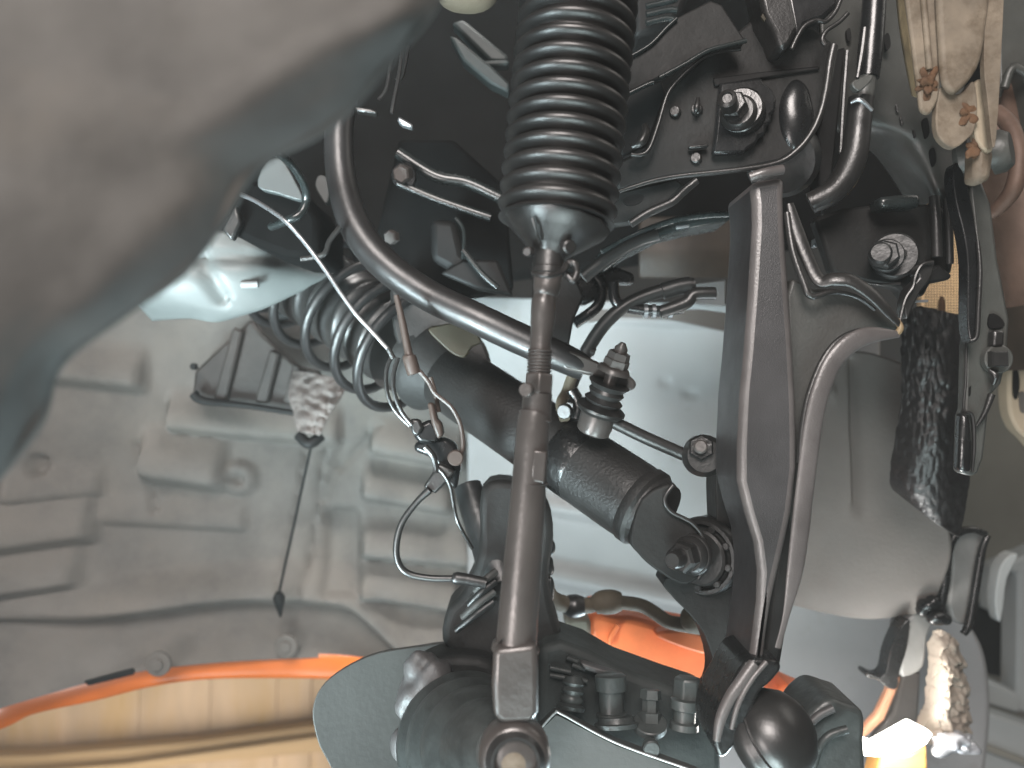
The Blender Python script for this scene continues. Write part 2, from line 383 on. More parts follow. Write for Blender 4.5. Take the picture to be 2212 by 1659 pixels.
# ------------------------------------------------------------------ blurred cover in front
def cover_disp(x, y):
    dd, s = seg_dist(x, y, 860, 60, 690, 120); d2, _ = seg_dist(x, y, 690, 120, 560, 205); d3, _ = seg_dist(x, y, 560, 205, 400, 290)
    m_ = min(dd, d2, d3)
    return .0045 * (1 - sstep(0, 60, m_)) * sstep(330, 640, x) + .002 * noise.noise(Vector((x / 160, y / 160, 1)))
cov = tag(sheet('engine_cover', [
    [(-400, -300, .212), (0, -300, .222), (400, -300, .230), (800, -240, .245), (1010, -160, .25)],
    [(-400, 0, .212), (0, 0, .222), (400, 0, .230), (790, 0, .236), (925, 12, .246)],
    [(-400, 150, .212), (0, 150, .222), (350, 150, .230), (720, 130, .236), (838, 118, .246)],
    [(-400, 260, .212), (0, 260, .222), (300, 280, .230), (600, 240, .236), (712, 258, .246)],
    [(-400, 350, .212), (0, 350, .222), (250, 350, .230), (450, 330, .236), (556, 345, .246)],
    [(-400, 460, .212), (0, 460, .222), (200, 460, .230), (380, 440, .236), (480, 456, .246)],
    [(-400, 560, .212), (-50, 560, .222), (150, 560, .230), (300, 540, .236), (385, 580, .246)],
    [(-400, 660, .212), (-80, 660, .222), (100, 640, .230), (210, 640, .236), (262, 668, .246)],
    [(-400, 740, .212), (-100, 740, .222), (40, 720, .230), (110, 720, .236), (118, 782, .246)],
    [(-400, 860, .212), (-150, 860, .222), (-20, 830, .230), (50, 800, .236), (75, 905, .246)],
    [(-400, 1100, .212), (-200, 1080, .222), (-100, 1030, .230), (-40, 980, .236), (-20, 1030, .246)]], cover_m, .004, ru=10, rv=8, disp=cover_disp),
    'blurred grey felt splash cover filling the upper left corner', 'splash cover')

tube('rolled_edge', [(1000, -150, .25), (925, 12, .2465), (838, 118, .2465), (712, 258, .2465), (556, 345, .2465), (480, 456, .2465), (385, 580, .2465), (262, 668, .2465), (118, 782, .2465), (75, 905, .2465), (-20, 1030, .2465)], cover_m, cov, r=20, n=18)

dimpale = mat('dim_primer', (.055, .062, .062), .5, var=.1)
# ------------------------------------------------------------------ dark subframe pieces between cover and bellows
cm = thing('crossmember', 'black coated crossmember in the gloom left of the ribbed bellows', 'crossmember', (980, 500, .72))
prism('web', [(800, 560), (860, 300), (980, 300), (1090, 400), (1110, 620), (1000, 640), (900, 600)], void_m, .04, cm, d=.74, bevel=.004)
tube('upper_edge', [(860, 330, .70), (940, 380, .70), (1010, 395, .70), (1085, 430, .70)], glazed, cm, r=13)
tube('lower_edge', [(860, 395, .69), (930, 425, .69), (1000, 450, .69), (1060, 470, .69)], glazed, cm, r=9)
prism('gusset', [(930, 470), (985, 475), (1000, 545), (1060, 600), (985, 590), (930, 560)], dark, .02, cm, d=.70, bevel=.006)
tube('seam', [(985, 470, .69), (1002, 500, .69), (1000, 560, .69)], glazed, cm, r=4, n=8)
tube('edge', [(1000, 540, .68), (1040, 590, .68), (1075, 622, .68)], glazed, cm, r=7)
prism('foot_plate', [(1000, 560), (1075, 560), (1110, 640), (1030, 625), (950, 590)], dark, .01, cm, d=.69, bevel=.003)
bl = thing('body_mount_bolt', 'shiny bolt catching light on the dark crossmember', 'bolt', (875, 370, .68))
disc('washer', P(875, 380, .69), Vector((-.3, -1, -.3)), .011, .004, gloss2, bl)
disc('bolt_head', P(875, 375, .686), Vector((-.3, -1, -.3)), .008, .010, steel, bl, n=6)
bl = thing('plain_bolt', 'small pale bolt head right of the bar bend', 'bolt', (850, 505, .67))
disc('bolt_head', P(851, 512, .675), Vector((-.4, -1, -.2)), .006, .008, steel, bl, n=6)
br = thing('engine_strut', 'two teal glinting bars in the dark above the bar bend', 'strut', (1090, 190, .78))
prism('bar', [(975, 48), (1000, 40), (1098, 120), (1096, 133), (1060, 132)], mat('strut_teal', (.020, .026, .026), .55, bump=.2, var=.3, spec=.35), .02, br, d=.76, bevel=.004)
prism('bar', [(970, 75), (985, 80), (1060, 140), (1102, 180), (1100, 200), (1060, 180), (1000, 130)], mat('strut_teal', (.020, .026, .026), .55, bump=.2, var=.3, spec=.35), .02, br, d=.74, bevel=.004)
prism('crossbar', [(1040, 130), (1100, 128), (1098, 140), (1042, 142)], mat('strut_teal', (.020, .026, .026), .55, bump=.2, var=.3, spec=.35), .015, br, d=.75, bevel=.002)
ov = tag(lump('beige_bush', P(1010, -12, .60), .022, .015, .013, brownhose, amp=.05), 'beige rounded part cut off at the top edge', 'bushing')
bp_ = thing('brake_pipes', 'thin brake pipes running down beside the blurred cover edge', 'pipe', (870, 270, .62))
tube('pipe', [(890, 30, .62), (872, 90, .62), (862, 160, .62), (850, 220, .62), (846, 245, .62)], satin, bp_, r=4, n=8)
tube('pipe', [(862, 60, .63), (845, 130, .63), (835, 190, .63), (818, 215, .63)], satin, bp_, r=4, n=8)
tube('pipe', [(880, 100, .63), (868, 160, .63), (858, 175, .63)], satin, bp_, r=7, n=8)
prism('clip', [(860, 250), (875, 258), (892, 268), (890, 277), (868, 270), (858, 262)], shiny, .008, bp_, d=.60, bevel=.0015)
prism('clip', [(764, 228), (800, 234), (815, 240), (812, 246), (770, 240)], satin, .008, bp_, d=.62, bevel=.0015)
hp = thing('hooked_pipe', 'shiny hooked hose end showing past the cover edge', 'hose', (650, 470, .60))
tube('hose', [(590, 325, .56), (625, 350, .58), (655, 395, .60), (662, 430, .61), (650, 460, .61), (625, 475, .61), (585, 490, .62)], glazed, hp, r=9, n=14)
bx = thing('black_duct', 'black boxy duct under the hooked hose', 'duct', (570, 540, .66))
prism('box', [(540, 385), (600, 395), (660, 420), (690, 470), (690, 560), (620, 555), (540, 525), (492, 500), (490, 455)], void_m, .10, bx, d=.66, bevel=.006)
prism('tab', [(490, 470), (508, 440), (520, 480), (500, 520), (478, 496)], satin, .01, bx, d=.65, bevel=.002)
pt = tag(prism('pale_bracket', smooth_poly([(688, 378), (706, 385), (712, 415), (705, 440), (692, 425), (680, 400)], 3), dimpale, .01, d=.70), 'small pale bracket glimpsed left of the bar', 'bracket')
pt = tag(prism('pale_bracket', smooth_poly([(726, 568), (745, 560), (762, 580), (760, 588), (728, 594)], 3), dimpale, .01, d=.76), 'small pale bracket glimpsed under the bar bend', 'bracket')
pt = tag(prism('pale_bracket', smooth_poly([(572, 352), (606, 342), (640, 395), (652, 432), (600, 418), (556, 402)], 3), dimpale, .01, d=.65), 'pale bracket behind the hooked hose end', 'bracket')
bk2 = thing('hanging_stay', 'dark bent stay between the thin brake line and the bar', 'stay', (710, 545, .62))
tube('stay', [(735, 490, .62), (712, 520, .62), (698, 550, .62), (650, 560, .62)], satin, bk2, r=6, n=8)

# ------------------------------------------------------------------ coil spring and shock absorber
U = P(1492, 1164, .580); T_ = P(640, 592, .86)          # lower eye, upper mount
ax = (T_ - U).normalized(); Ltot = (T_ - U).length
def on(px_x):                                            # point on the axis whose image lies at that x
    lo, hi = -.1, 1.3
    for _ in range(40):
        mid = (lo + hi) / 2; q = U + (T_ - U) * mid
        if q.x / q.y * F + 1106 > px_x: lo = mid
        else: hi = mid
    return U + (T_ - U) * lo
sh = thing('shock_absorber', 'black coil-over shock absorber running down to the control arm', 'shock absorber', (1492, 1180, .575))
shockm = mat('shock_paint', (.0125, .012, .0115), .5, bump=.5, bscale=420, var=.35, spec=.5)
A = on(1425); B = on(960)
Rb = M(86, .61)
lathe('body', A, B, [(0, Rb * .62), (.0, Rb * .86), (.06, Rb * .98), (.12, Rb), (.5, Rb), (.52, Rb * 1.02), (.98, Rb * 1.02), (1, Rb * .9)], shockm, sh, n=56)
lathe('crimp', on(1405), on(1375), [(0, Rb * .9), (.3, Rb * 1.02), (.8, Rb * 1.02), (1, Rb * .95)], shockm, sh, n=56)
lathe('label_band', on(1265), on(1215), [(0, Rb * .99), (.05, Rb * 1.006), (.95, Rb * 1.006), (1, Rb * .99)], crust, sh, n=56)
C_, D_ = on(985), on(905)
sp_ = lathe('spring_perch', C_, D_, [(0, Rb * .9), (.25, Rb * 1.1), (.5, Rb * 1.42), (.62, Rb * 1.42), (.66, Rb * 1.1), (1, Rb * .8)], mdark, sh, n=56)
lathe('perch_cup', on(940), on(895), [(0, Rb * 1.0), (.4, Rb * 1.28), (.7, Rb * 1.30), (.72, Rb * 1.05), (1, Rb * .9)], mdark, sh, n=56)
# dust boot with ribs
prof = []
for i in range(101):
    t = i / 100; prof.append((t, M(100, .76) * (1 - .09 * abs(math.sin(t * math.pi * 9)))))
lathe('dust_boot', on(880), on(640), prof, rubber, sh, n=48, angle=70)
lathe('piston_rod', on(900), on(620), [(0, .011), (1, .011)], steel, sh, n=20)
# coil
u, w, a_ = frame(ax)
S0 = on(912); S1 = on(560); R0 = .0615; turns = 6.6; pts = []; rr = []
for i in range(int(turns * 40) + 1):
    t = i / (turns * 40); tt = t - .10 * math.sin(2 * math.pi * min(1, max(0, t))) * .5
    an = -2 * math.pi * turns * t + 1.2
    r_ = R0 * (1 - .05 * sstep(.75, 1, t))
    pts.append(S0 + (S1 - S0) * tt + (u * math.cos(an) + w * math.sin(an)) * r_); rr.append(.0047)
V, Fc = sweep(pts, rr, 12)
raw('coil_spring', V, Fc, mat('spring_coat', (.012, .0115, .0115), .38, bump=.15, var=.3, spec=.45), sh, angle=80)
lathe('upper_seat', on(600), on(560), [(0, .045), (.2, .062), (.6, .064), (1, .05)], dark, sh, n=40)
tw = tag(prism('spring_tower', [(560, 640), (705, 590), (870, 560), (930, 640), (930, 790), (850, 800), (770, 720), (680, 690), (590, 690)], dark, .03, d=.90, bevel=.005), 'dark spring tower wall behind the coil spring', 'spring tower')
# lower eye: fork ears, bush, bolt
eye = Vector((-.75, -1, .04)).normalized()
Ec = P(1528, 1198, .600)
E = lambda t: Ec + eye * t
lathe('eye_housing', E(-.02), E(.006), [(0, M(84, .59)), (.9, M(84, .59)), (1, M(80, .59))], gloss, sh, n=56)
lathe('outer_ring', E(.004), E(.014), [(0, M(86, .585)), (.7, M(86, .585)), (1, M(80, .585)), (1, M(72, .585)), (.5, M(70, .585))], satin, sh, n=56, caps=False)
lathe('rubber_core', E(.004), E(.013), [(0, M(72, .585)), (.6, M(68, .585)), (1, M(58, .585))], rubber, sh, n=48)
lathe('bush_ring', E(.010), E(.018), [(0, M(62, .58)), (.8, M(62, .58)), (1, M(57, .58))], satin, sh, n=48)
uu, ww, _ = frame(eye)
for k in range(9):
    a2 = k * 2 * math.pi / 9 + .3
    disc('rivet', E(.010) + (uu * math.cos(a2) + ww * math.sin(a2)) * M(67, .58), eye, .0030, .005, satin, sh, n=8)
prism('yoke', smooth_poly([(1388, 1078), (1450, 1046), (1438, 1080), (1450, 1104), (1496, 1132), (1522, 1170), (1526, 1214), (1508, 1250), (1470, 1262), (1410, 1226), (1378, 1195), (1362, 1165)], 3), mdark, .016, sh, d=.573, bevel=.003)
tube('yoke_lip', [(1454, 1048, .571), (1436, 1076, .570), (1448, 1104, .570), (1496, 1131, .570), (1523, 1170, .570), (1527, 1214, .570), (1508, 1250, .571)], satin, sh, r=5, n=10)
Nc = P(1496, 1197, .574)
lathe('washer', Nc, Nc + eye * .004, [(0, M(46, .57)), (.7, M(46, .57)), (1, M(43, .57))], satin, sh, n=40)
lathe('flange_nut', Nc + eye * .004, Nc + eye * .010, [(0, M(42, .57)), (.5, M(41, .57)), (1, M(34, .57))], satin, sh, n=40)
disc('nut', Nc + eye * .009, eye, M(34, .56), .013, satin, sh, n=6, rot=.3)
lathe('bolt_end', Nc + eye * .021, Nc + eye * .033, [(0, M(20, .55)), (.8, M(20, .55)), (1, M(16, .55))], satin, sh, n=24)

# ------------------------------------------------------------------ stabilizer bar with drop link
sb = thing('stabilizer_bar', 'thick black bent stabilizer bar with bright cool highlight', 'stabilizer bar', (1290, 800, .61))
tube('bar', [(742, 210, .66, 30), (732, 290, .655, 31), (738, 390, .65, 32), (768, 490, .64, 34), (830, 570, .635, 35), (920, 635, .63, 34), (1030, 688, .62, 34), (1130, 735, .615, 34), (1220, 775, .61, 32), (1262, 795, .61, 28)],
     mat('bar_coat', (.016, .015, .015), .38, bump=.15, bscale=300, var=.3, spec=.6), sb, n=32, res=10)
prism('flat_end', smooth_poly([(1222, 757), (1262, 768), (1310, 790), (1352, 806), (1374, 826), (1368, 842), (1345, 842), (1300, 818), (1255, 806), (1215, 794)], 3), steel, .012, sb, d=.600, bevel=.002)
dl = thing('drop_link', 'stabilizer drop link with stud, rubber washer and thin rod', 'drop link', (1500, 975, .60))
da = (P(1343, 745, .585) - P(1290, 900, .60)); dau = da.normalized()
base = P(1290, 905, .600)
def al(t): return base + da * t
lathe('stud', al(.3), al(1.06), [(0, .005), (.9, .005), (1, .002)], steel, dl, n=16)
lathe('lock_nut', al(.74), al(.93), [(0, .0095), (.5, .0095), (.5, .0088), (1, .0080)], steel, dl, n=6)
lathe('nut_flange', al(.66), al(.74), [(0, .0125), (.7, .0115), (1, .0095)], steel, dl, n=24)
lathe('boot', al(.14), al(.50), [(0, .0165), (.2, .0125), (.35, .0145), (.5, .0112), (.68, .0135), (.8, .012), (1, .0155)], rubber, dl, n=32)
lathe('flange', al(.08), al(.22), [(0, .0155), (.35, .0185), (.6, .0185), (1, .0135)], satin, dl, n=40)
lathe('socket', al(-.20), al(.12), [(0, .0105), (.08, .0125), (.9, .0135), (1, .0125)], steel, dl, n=32)
tube('rod', [(1318, 908, .598), (1400, 948, .598), (1492, 988, .60)], satin, dl, r=14, n=16)
lb = P(1516, 985, .607)
lathe('lower_socket', lb, lb + Vector((-.15, -1, .1)).normalized() * .024, [(0, .0125), (.3, .0155), (.7, .0155), (1, .012)], satin, dl, n=32)
disc('nut', P(1514, 968, .588), Vector((-.2, -1, .15)), .0095, .008, gloss, dl, n=6)
disc('stud_end', P(1513, 966, .582), Vector((-.2, -1, .15)), .005, .008, steel, dl, n=18)
disc('nut', P(1532, 1000, .592), Vector((.1, -1, -.1)), .007, .008, satin, dl, n=6)

# brake and sensor hoses behind
ho = thing('curved_hose', 'dark curved rubber hose arching above the drop link', 'hose', (1235, 860, .66))
tube('hose', [(1222, 868, .67), (1240, 815, .67), (1272, 750, .67), (1310, 695, .67), (1360, 655, .67), (1430, 628, .67), (1500, 614, .67)], rubber, ho, r=15)
tube('sleeve', [(1430, 630, .668), (1462, 620, .668), (1490, 615, .668)], rubber, ho, r=18)
tube('collar', [(1262, 752, .668), (1285, 762, .668)], rubber, ho, r=9)
hb = thing('hose_bracket', 'dark hose bracket with shiny clips under the cross brace', 'bracket', (1440, 660, .68))
prism('plate', [(1250, 600), (1330, 575), (1370, 590), (1372, 612), (1330, 612), (1300, 640), (1260, 660), (1235, 640)], gloss, .02, hb, d=.68, bevel=.003)
tube('stay', [(1240, 700, .68), (1290, 662, .68), (1300, 620, .68), (1285, 595, .68)], gloss2, hb, r=12)
tube('stay', [(1325, 610, .67), (1330, 650, .67), (1360, 665, .67), (1430, 672, .67), (1475, 665, .67)], gloss2, hb, r=12)
tube('stay', [(1425, 675, .665), (1480, 655, .665), (1500, 636, .665), (1545, 634, .665)], satin, hb, r=14)
for x in (1394, 1412, 1448): tube('clip', [(x - 4, 672, .67), (x + 4, 672, .67)], shiny, hb, r=15, n=18, res=2)
prism('slotted_ear', [(1490, 615), (1568, 604), (1566, 662), (1490, 656), (1494, 642), (1540, 640), (1550, 634), (1548, 626), (1500, 628)], pale, .004, hb, d=.72, bevel=.001)
slt = tag(prism('ledge_panel', [(1240, 690), (1300, 668), (1420, 672), (1510, 668), (1570, 676), (1570, 716), (1450, 690), (1350, 684), (1280, 696)], brownpanel, .01, d=.90), 'brown grey ledge along the top of the pale panel', 'body panel')
dp = thing('dark_bracket', 'dark flat bracket hanging behind the upper tie rod', 'bracket', (1215, 740, .66))
prism('plate', [(1150, 560), (1240, 590), (1262, 640), (1240, 690), (1228, 752), (1190, 740), (1150, 700)], satin, .012, dp, d=.64, bevel=.002)
lp = thing('hose_fitting', 'small olive hose end with glinting clamp beside the tie rod nut', 'hose end', (1225, 880, .64))
tube('hose', [(1240, 800, .65), (1225, 845, .65), (1212, 872, .64), (1220, 905, .63)], brownhose, lp, r=12)
tube('clamp', [(1235, 842, .63), (1250, 872, .63), (1245, 905, .63)], gloss, lp, r=13)
disc('screw', P(1222, 887, .625), Vector((-.4, -1, -.2)), .006, .005, satin, lp, n=10)
gd = tag(prism('yellow_bush', smooth_poly([(924, 712), (950, 702), (985, 698), (1020, 712), (1040, 738), (1020, 748), (1005, 770), (984, 768), (958, 748)], 3), gold, .012, d=.650, bevel=.002), 'dull yellow round bush tucked under the stabilizer bar', 'bushing')
um = thing('upper_shock_cover', 'dark plate over the upper shock behind the stabilizer bar', 'plate', (960, 770, .70))
prism('plate', smooth_poly([(850, 600), (930, 640), (1030, 720), (1060, 780), (1050, 800), (1000, 790), (900, 800), (850, 720)], 3), satin, .012, um, d=.712, bevel=.003)

# ------------------------------------------------------------------ thin brake line, sensor harness
bln = tag(tube('brake_line', [(520, 420, .62), (555, 436, .61), (612, 474, .60), (655, 520, .60), (700, 580, .60), (735, 632, .60), (770, 680, .60), (800, 712, .60), (840, 756, .60)], shiny, r=5, n=10), 'thin bright metal brake line running down to the spring', 'brake line')
tube('end_fitting', [(838, 752, .60), (850, 775, .60)], satin, bln, r=6, n=8)
sens = thing('sensor_harness', 'tangle of sensor wires and clips down the side of the shock absorber', 'wire harness', (1000, 1180, .60))
tube('rod', [(856, 638, .60, 6), (868, 690, .60, 8), (882, 760, .60, 9), (884, 772, .60, 15), (895, 808, .60, 15)], brown, sens, n=12, res=5)
tube('cable', [(846, 770, .60), (835, 800, .60), (836, 845, .60), (852, 885, .60), (885, 920, .60)], satin, sens, r=4.5, n=8)
tube('cable', [(860, 772, .60), (850, 810, .60), (852, 850, .60), (868, 890, .60), (890, 918, .60)], satin, sens, r=5, n=8)
tube('cable', [(905, 800, .60), (925, 825, .60), (940, 850, .60), (975, 880, .60), (995, 920, .60), (1000, 965, .60), (992, 990, .60)], brown, sens, r=5, n=8)
tube('cable', [(930, 815, .61), (940, 850, .61), (948, 890, .61)], brown, sens, r=5, n=8)
prism('clip', [(885, 905), (905, 905), (915, 925), (900, 945), (888, 935)], satin, .01, sens, d=.60, bevel=.002)
prism('clip', [(898, 920), (930, 905), (955, 935), (945, 960), (905, 958), (890, 940)], gloss2, .02, sens, d=.605, bevel=.003)
prism('connector', [(922, 870), (936, 870), (944, 905), (953, 915), (958, 940), (945, 950), (932, 915)], brown, .014, sens, d=.595, bevel=.002)
prism('bracket', [(895, 955), (960, 945), (985, 960), (995, 1010), (985, 1060), (955, 1040), (935, 990), (893, 975)], gloss2, .015, sens, d=.61, bevel=.003)
tube('glint_strip', [(918, 965, .600), (935, 985, .600), (942, 1010, .600), (940, 1020, .600)], satin, sens, r=7, n=8)
disc('grommet', P(985, 988, .602), FRONT, .006, .006, brown, sens, n=14)
prism('plug', [(913, 1052), (948, 1000), (985, 1020), (940, 1068)], satin, .016, sens, d=.60, bevel=.002)
tube('metal_strip', [(943, 1010, .60), (958, 1024, .60), (972, 1050, .60), (980, 1090, .60), (990, 1130, .60), (1020, 1185, .61)], satin, sens, r=4, n=8)
loop = tag(tube('sensor_wire', [(928, 1058, .60, 9), (900, 1085, .60, 7), (868, 1130, .60, 7.5), (856, 1180, .60, 7.5), (862, 1218, .60, 7.5), (885, 1240, .60, 7.5), (930, 1249, .60, 7.5), (985, 1250, .60, 7.5)], rubber, n=12), 'black sensor wire looping out over the grey liner', 'wire')
tube('plug', [(976, 1247, .60, 9), (985, 1249, .60, 14), (1010, 1252, .60, 13), (1050, 1260, .60, 12)], satin, loop, n=12, res=4)

# ------------------------------------------------------------------ bracket with torn tape in the liner
lbk = thing('liner_bracket', 'dark ribbed bracket in the liner below the coil spring', 'bracket', (530, 880, .93))
prism('frame', [(540, 690), (566, 720), (640, 790), (690, 800), (640, 892), (560, 882), (432, 868), (414, 852), (420, 800)], mat('bracket_brown', (.034, .029, .026), .6, bump=.5, var=.4), .02, lbk, d=.95, bevel=.004)
for (x0, x1) in ((510, 470), (590, 560), (640, 622)):
    prism('rib', [(x0 - 8, 706 + (x0 - 510) * .6), (x0 + 14, 716 + (x0 - 510) * .6), (x1 + 16, 872), (x1 - 12, 868)], MATS['bracket_brown'], .02, lbk, d=.940, bevel=.003)
tube('lower_lip', [(418, 850, .935, 11), (440, 866, .935, 9), (530, 876, .935, 7), (650, 894, .935, 7)], dark, lbk, n=10)
disc('pin', P(421, 792, .93), FRONT, .004, .006, dark, lbk, n=10)
tp = thing('torn_tape', 'crumpled pinkish tape scrap with a black cap under the spring', 'tape', (672, 960, .90))
tpm = sheet('strip', [[(632, 800, .93), (680, 806, .91), (735, 820, .90), (745, 832, .90)], [(625, 850, .92), (660, 850, .90), (710, 860, .89), (735, 862, .89)],
                [(634, 890, .91), (660, 890, .89), (694, 900, .88), (706, 904, .88)], [(645, 934, .90), (664, 936, .88), (684, 938, .88), (692, 940, .88)]], tape, .002, tp, ru=10, rv=10,
      disp=lambda x, y: .006 * noise.noise(Vector((x / 22, y / 16, 5))) + .003 * noise.noise(Vector((x / 8, y / 7, 5))))
tube('cap', [(645, 940, .895), (668, 958, .89), (695, 940, .895)], dark, tp, r=12, n=12)
cord = tag(tube('pull_cord', [(672, 965, .93), (655, 1040, .95), (638, 1120, .97), (618, 1210, .99), (602, 1285, 1.0)], dark, r=3.2, n=8), 'thin dark cord hanging across the grey liner', 'cord')
lathe('toggle', P(602, 1280, .99), P(606, 1332, 1.0), [(0, .004), (.2, .0075), (.45, .006), (1, .0015)], dark, cord, n=16)

# ------------------------------------------------------------------ steering rack bellows and tie rod
bel = thing('rack_bellows', 'large black ribbed rubber steering bellows at top centre', 'bellows', (1188, 545, .458))
BT = P(1258, -70, .476); BB = P(1201, 480, .462); nb = 15.3; prof = []
for i in range(15 * 12 + 3):
    t = i / (15 * 12 + 2); ph = t * nb
    s = abs(math.sin(ph * math.pi)) ** .8
    prof.append((t, M(130, .47) * (1 - .02 * t) - .0068 * (1 - s)))
lathe('boot', BT, BB, prof, rubber, bel, n=72, angle=75)
NB = P(1185, 560, .459)
lathe('cone', BB, NB, [(0, M(120, .463)), (.1, M(117, .463)), (.4, M(88, .462)), (.7, M(57, .461)), (.9, M(38, .46)), (1, M(35, .459))], rubber, bel, n=12, rot=.15, bevel=.0015, segs=2)
tube('seam', [(1150, 470, .438), (1157, 495, .440), (1166, 524, .446)], rubber, bel, r=3, n=8)
lathe('clamp', P(1187, 532, .459), P(1185, 545, .458), [(0, M(38, .458)), (.2, M(42, .458)), (.8, M(42, .458)), (1, M(38, .458))], satin, bel, n=32)
disc('clamp_ear', P(1222, 533, .446), Vector((.4, -1, -.2)), .004, .006, satin, bel, n=10)
disc('clamp_ear', P(1146, 543, .450), Vector((-.4, -1, -.2)), .003, .006, satin, bel, n=10)
sl = lathe('sleeve', P(1186, 545, .458), P(1183, 592, .457), [(0, M(33, .458)), (.7, M(33, .458)), (.75, M(36, .458)), (1, M(36, .458))], rubber, bel, n=32)
tube('spring_clip', [(1150, 590, .440, 5), (1180, 596, .436, 6), (1212, 588, .440, 6), (1226, 570, .445, 8), (1240, 568, .444, 7), (1246, 586, .444, 7), (1238, 606, .444, 8), (1226, 596, .445, 7)], satin, bel, n=10)

tr = thing('tie_rod', 'long steel tie rod hanging from the bellows to the knuckle', 'tie rod', (1112, 1617, .435))
tube('inner_rod', [(1185, 590, .457, 30), (1180, 625, .456, 29), (1177, 640, .456, 25), (1174, 660, .455, 27), (1172, 700, .455, 26), (1168, 730, .454, 23), (1166, 765, .453, 23)], steel, tr, n=20, res=5)
prof = []
for i in range(97):
    t = i / 96; prof.append((t, M(28, .452) - .0011 * (.5 + .5 * math.cos(t * 2 * math.pi * 8))))
lathe('thread', P(1167, 755, .453), P(1164, 812, .4525), prof, steel, tr, n=32, angle=80)
lathe('lock_nut', P(1165, 808, .4525), P(1162, 852, .4515), [(0, M(30, .452)), (.03, M(33, .452)), (.97, M(33, .452)), (1, M(30, .452))], steel, tr, n=6, rot=.5, bevel=.001)
disc('nut_pip', P(1141, 842, .440), Vector((-.5, -1, 0)), .004, .004, steel, tr, n=12)
tube('adjuster', [(1161, 850, .4515, 32), (1157, 905, .451, 33), (1153, 908, .450, 35), (1140, 1080, .447, 38), (1127, 1240, .444, 42), (1116, 1378, .441, 44), (1114, 1392, .441, 50), (1113, 1405, .441, 52)], steel, tr, n=32, res=4)
for yy, dd_ in ((905, .451), (1040, .448)):
    lathe('step_ring', P(1157 - (yy - 905) * .08, yy, dd_), P(1157 - (yy + 4 - 905) * .08, yy + 5, dd_), [(0, M(34, .45)), (.5, M(35.5 + (yy - 905) * .03, .45)), (1, M(34, .45))], steel, tr, n=32)
prism('wrench_flat', [(1152, 972), (1182, 976), (1176, 1045), (1146, 1040)], steel, .012, tr, d=.4385, bevel=.001)
prism('shank', [(1066, 1402), (1160, 1392), (1163, 1450), (1163, 1540), (1150, 1562), (1085, 1566), (1066, 1548), (1062, 1480)], steel, .026, tr, d=.428, bevel=.005, segs=3)
bj = P(1110, 1625, .438); bd = Vector((.05, -1, .12)).normalized()
hsg = lathe('ball_housing', bj + BACK * .01, bj + bd * .014, [(0, M(66, .44)), (.3, M(76, .44)), (.75, M(76, .44)), (.92, M(70, .44)), (1, M(60, .44))], steel, tr, n=48)
lathe('crimp_ring', bj + bd * .012, bj + bd * .017, [(0, M(64, .43)), (.4, M(64, .43)), (1, M(52, .43)), (1, M(46, .43)), (.3, M(44, .43))], rubber, hsg, n=48, caps=False)
lathe('end_cap', bj + bd * .011, bj + bd * .0145, [(0, M(50, .43)), (.3, M(48, .43)), (.8, M(30, .43)), (1, M(10, .43))], alu, hsg, n=40)

# ------------------------------------------------------------------ control arm
ca = thing('control_arm', 'large black forged lower control arm with ridges coloured pale as highlights', 'control arm', (1650, 1590, .50))
outL = [(1622, 392), (1628, 440), (1629, 488), (1619, 645), (1610, 760), (1601, 850), (1596, 960), (1596, 1041), (1612, 1107), (1632, 1172), (1640, 1237), (1638, 1303), (1626, 1400), (1620, 1437), (1590, 1480)]
outR = [(1640, 1476), (1652, 1433), (1658, 1370), (1668, 1303), (1683, 1237), (1698, 1172), (1712, 1107), (1723, 1010), (1723, 940), (1721, 860), (1715, 749), (1706, 619), (1697, 488), (1695, 430), (1697, 380)]
dA = lambda y: .525 - .02 * (y - 400) / 1100
beam = prism('beam', [(x, y, dA(y)) for x, y in outL + outR], grain, .062, ca, bevel=.0058, segs=4)
ridge = mat('ridge_highlight', (.085, .077, .075), .36, bump=.25, bscale=700, var=.25, spec=.9)  # pale colour stands in for the reflected highlight along the arm edges
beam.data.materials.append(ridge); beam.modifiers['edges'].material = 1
prism('side_web', [(1700, 1010, .533), (1728, 1050, .532), (1722, 1180, .530), (1712, 1290, .528), (1698, 1380, .526), (1688, 1440, .524), (1655, 1482, .522), (1640, 1440, .524), (1660, 1300, .528)], satin, .05, ca, bevel=.004)
# lower dark flank that carries the shock eye
prism('flank', smooth_poly([(1552, 985), (1600, 1000), (1640, 1100), (1668, 1250), (1660, 1450), (1600, 1520), (1530, 1540), (1500, 1540), (1536, 1490), (1542, 1440), (1522, 1372), (1488, 1326), (1450, 1286), (1436, 1250), (1540, 1200), (1546, 1060)], 3), mdark, .03, ca, d=.590, bevel=.004)
lp_ = [(1640, 380, .520), (1632, 440, .519), (1630, 488, .5175), (1619, 645, .5145), (1609, 760, .5125), (1601, 850, .511), (1598, 960, .509), (1600, 1041, .5075), (1616, 1107, .506), (1636, 1172, .505), (1644, 1237, .504), (1641, 1303, .503), (1634, 1370, .5015), (1628, 1433, .5)]
rp_ = [(1690, 392, .520), (1692, 440, .519), (1694, 488, .5175), (1700, 619, .515), (1708, 749, .5125), (1714, 880, .5105), (1717, 1010, .508), (1708, 1107, .506), (1697, 1172, .505), (1682, 1237, .504), (1668, 1303, .503), (1658, 1370, .5015), (1652, 1433, .5)]
lp_ = [(x, y, d + .0092) for x, y, d in lp_]; rp_ = [(x, y, d + .0092) for x, y, d in rp_]
tube('top_step', [(1620, 384, .519), (1650, 374, .517), (1690, 366, .519)], ridge, ca, r=11, n=12)
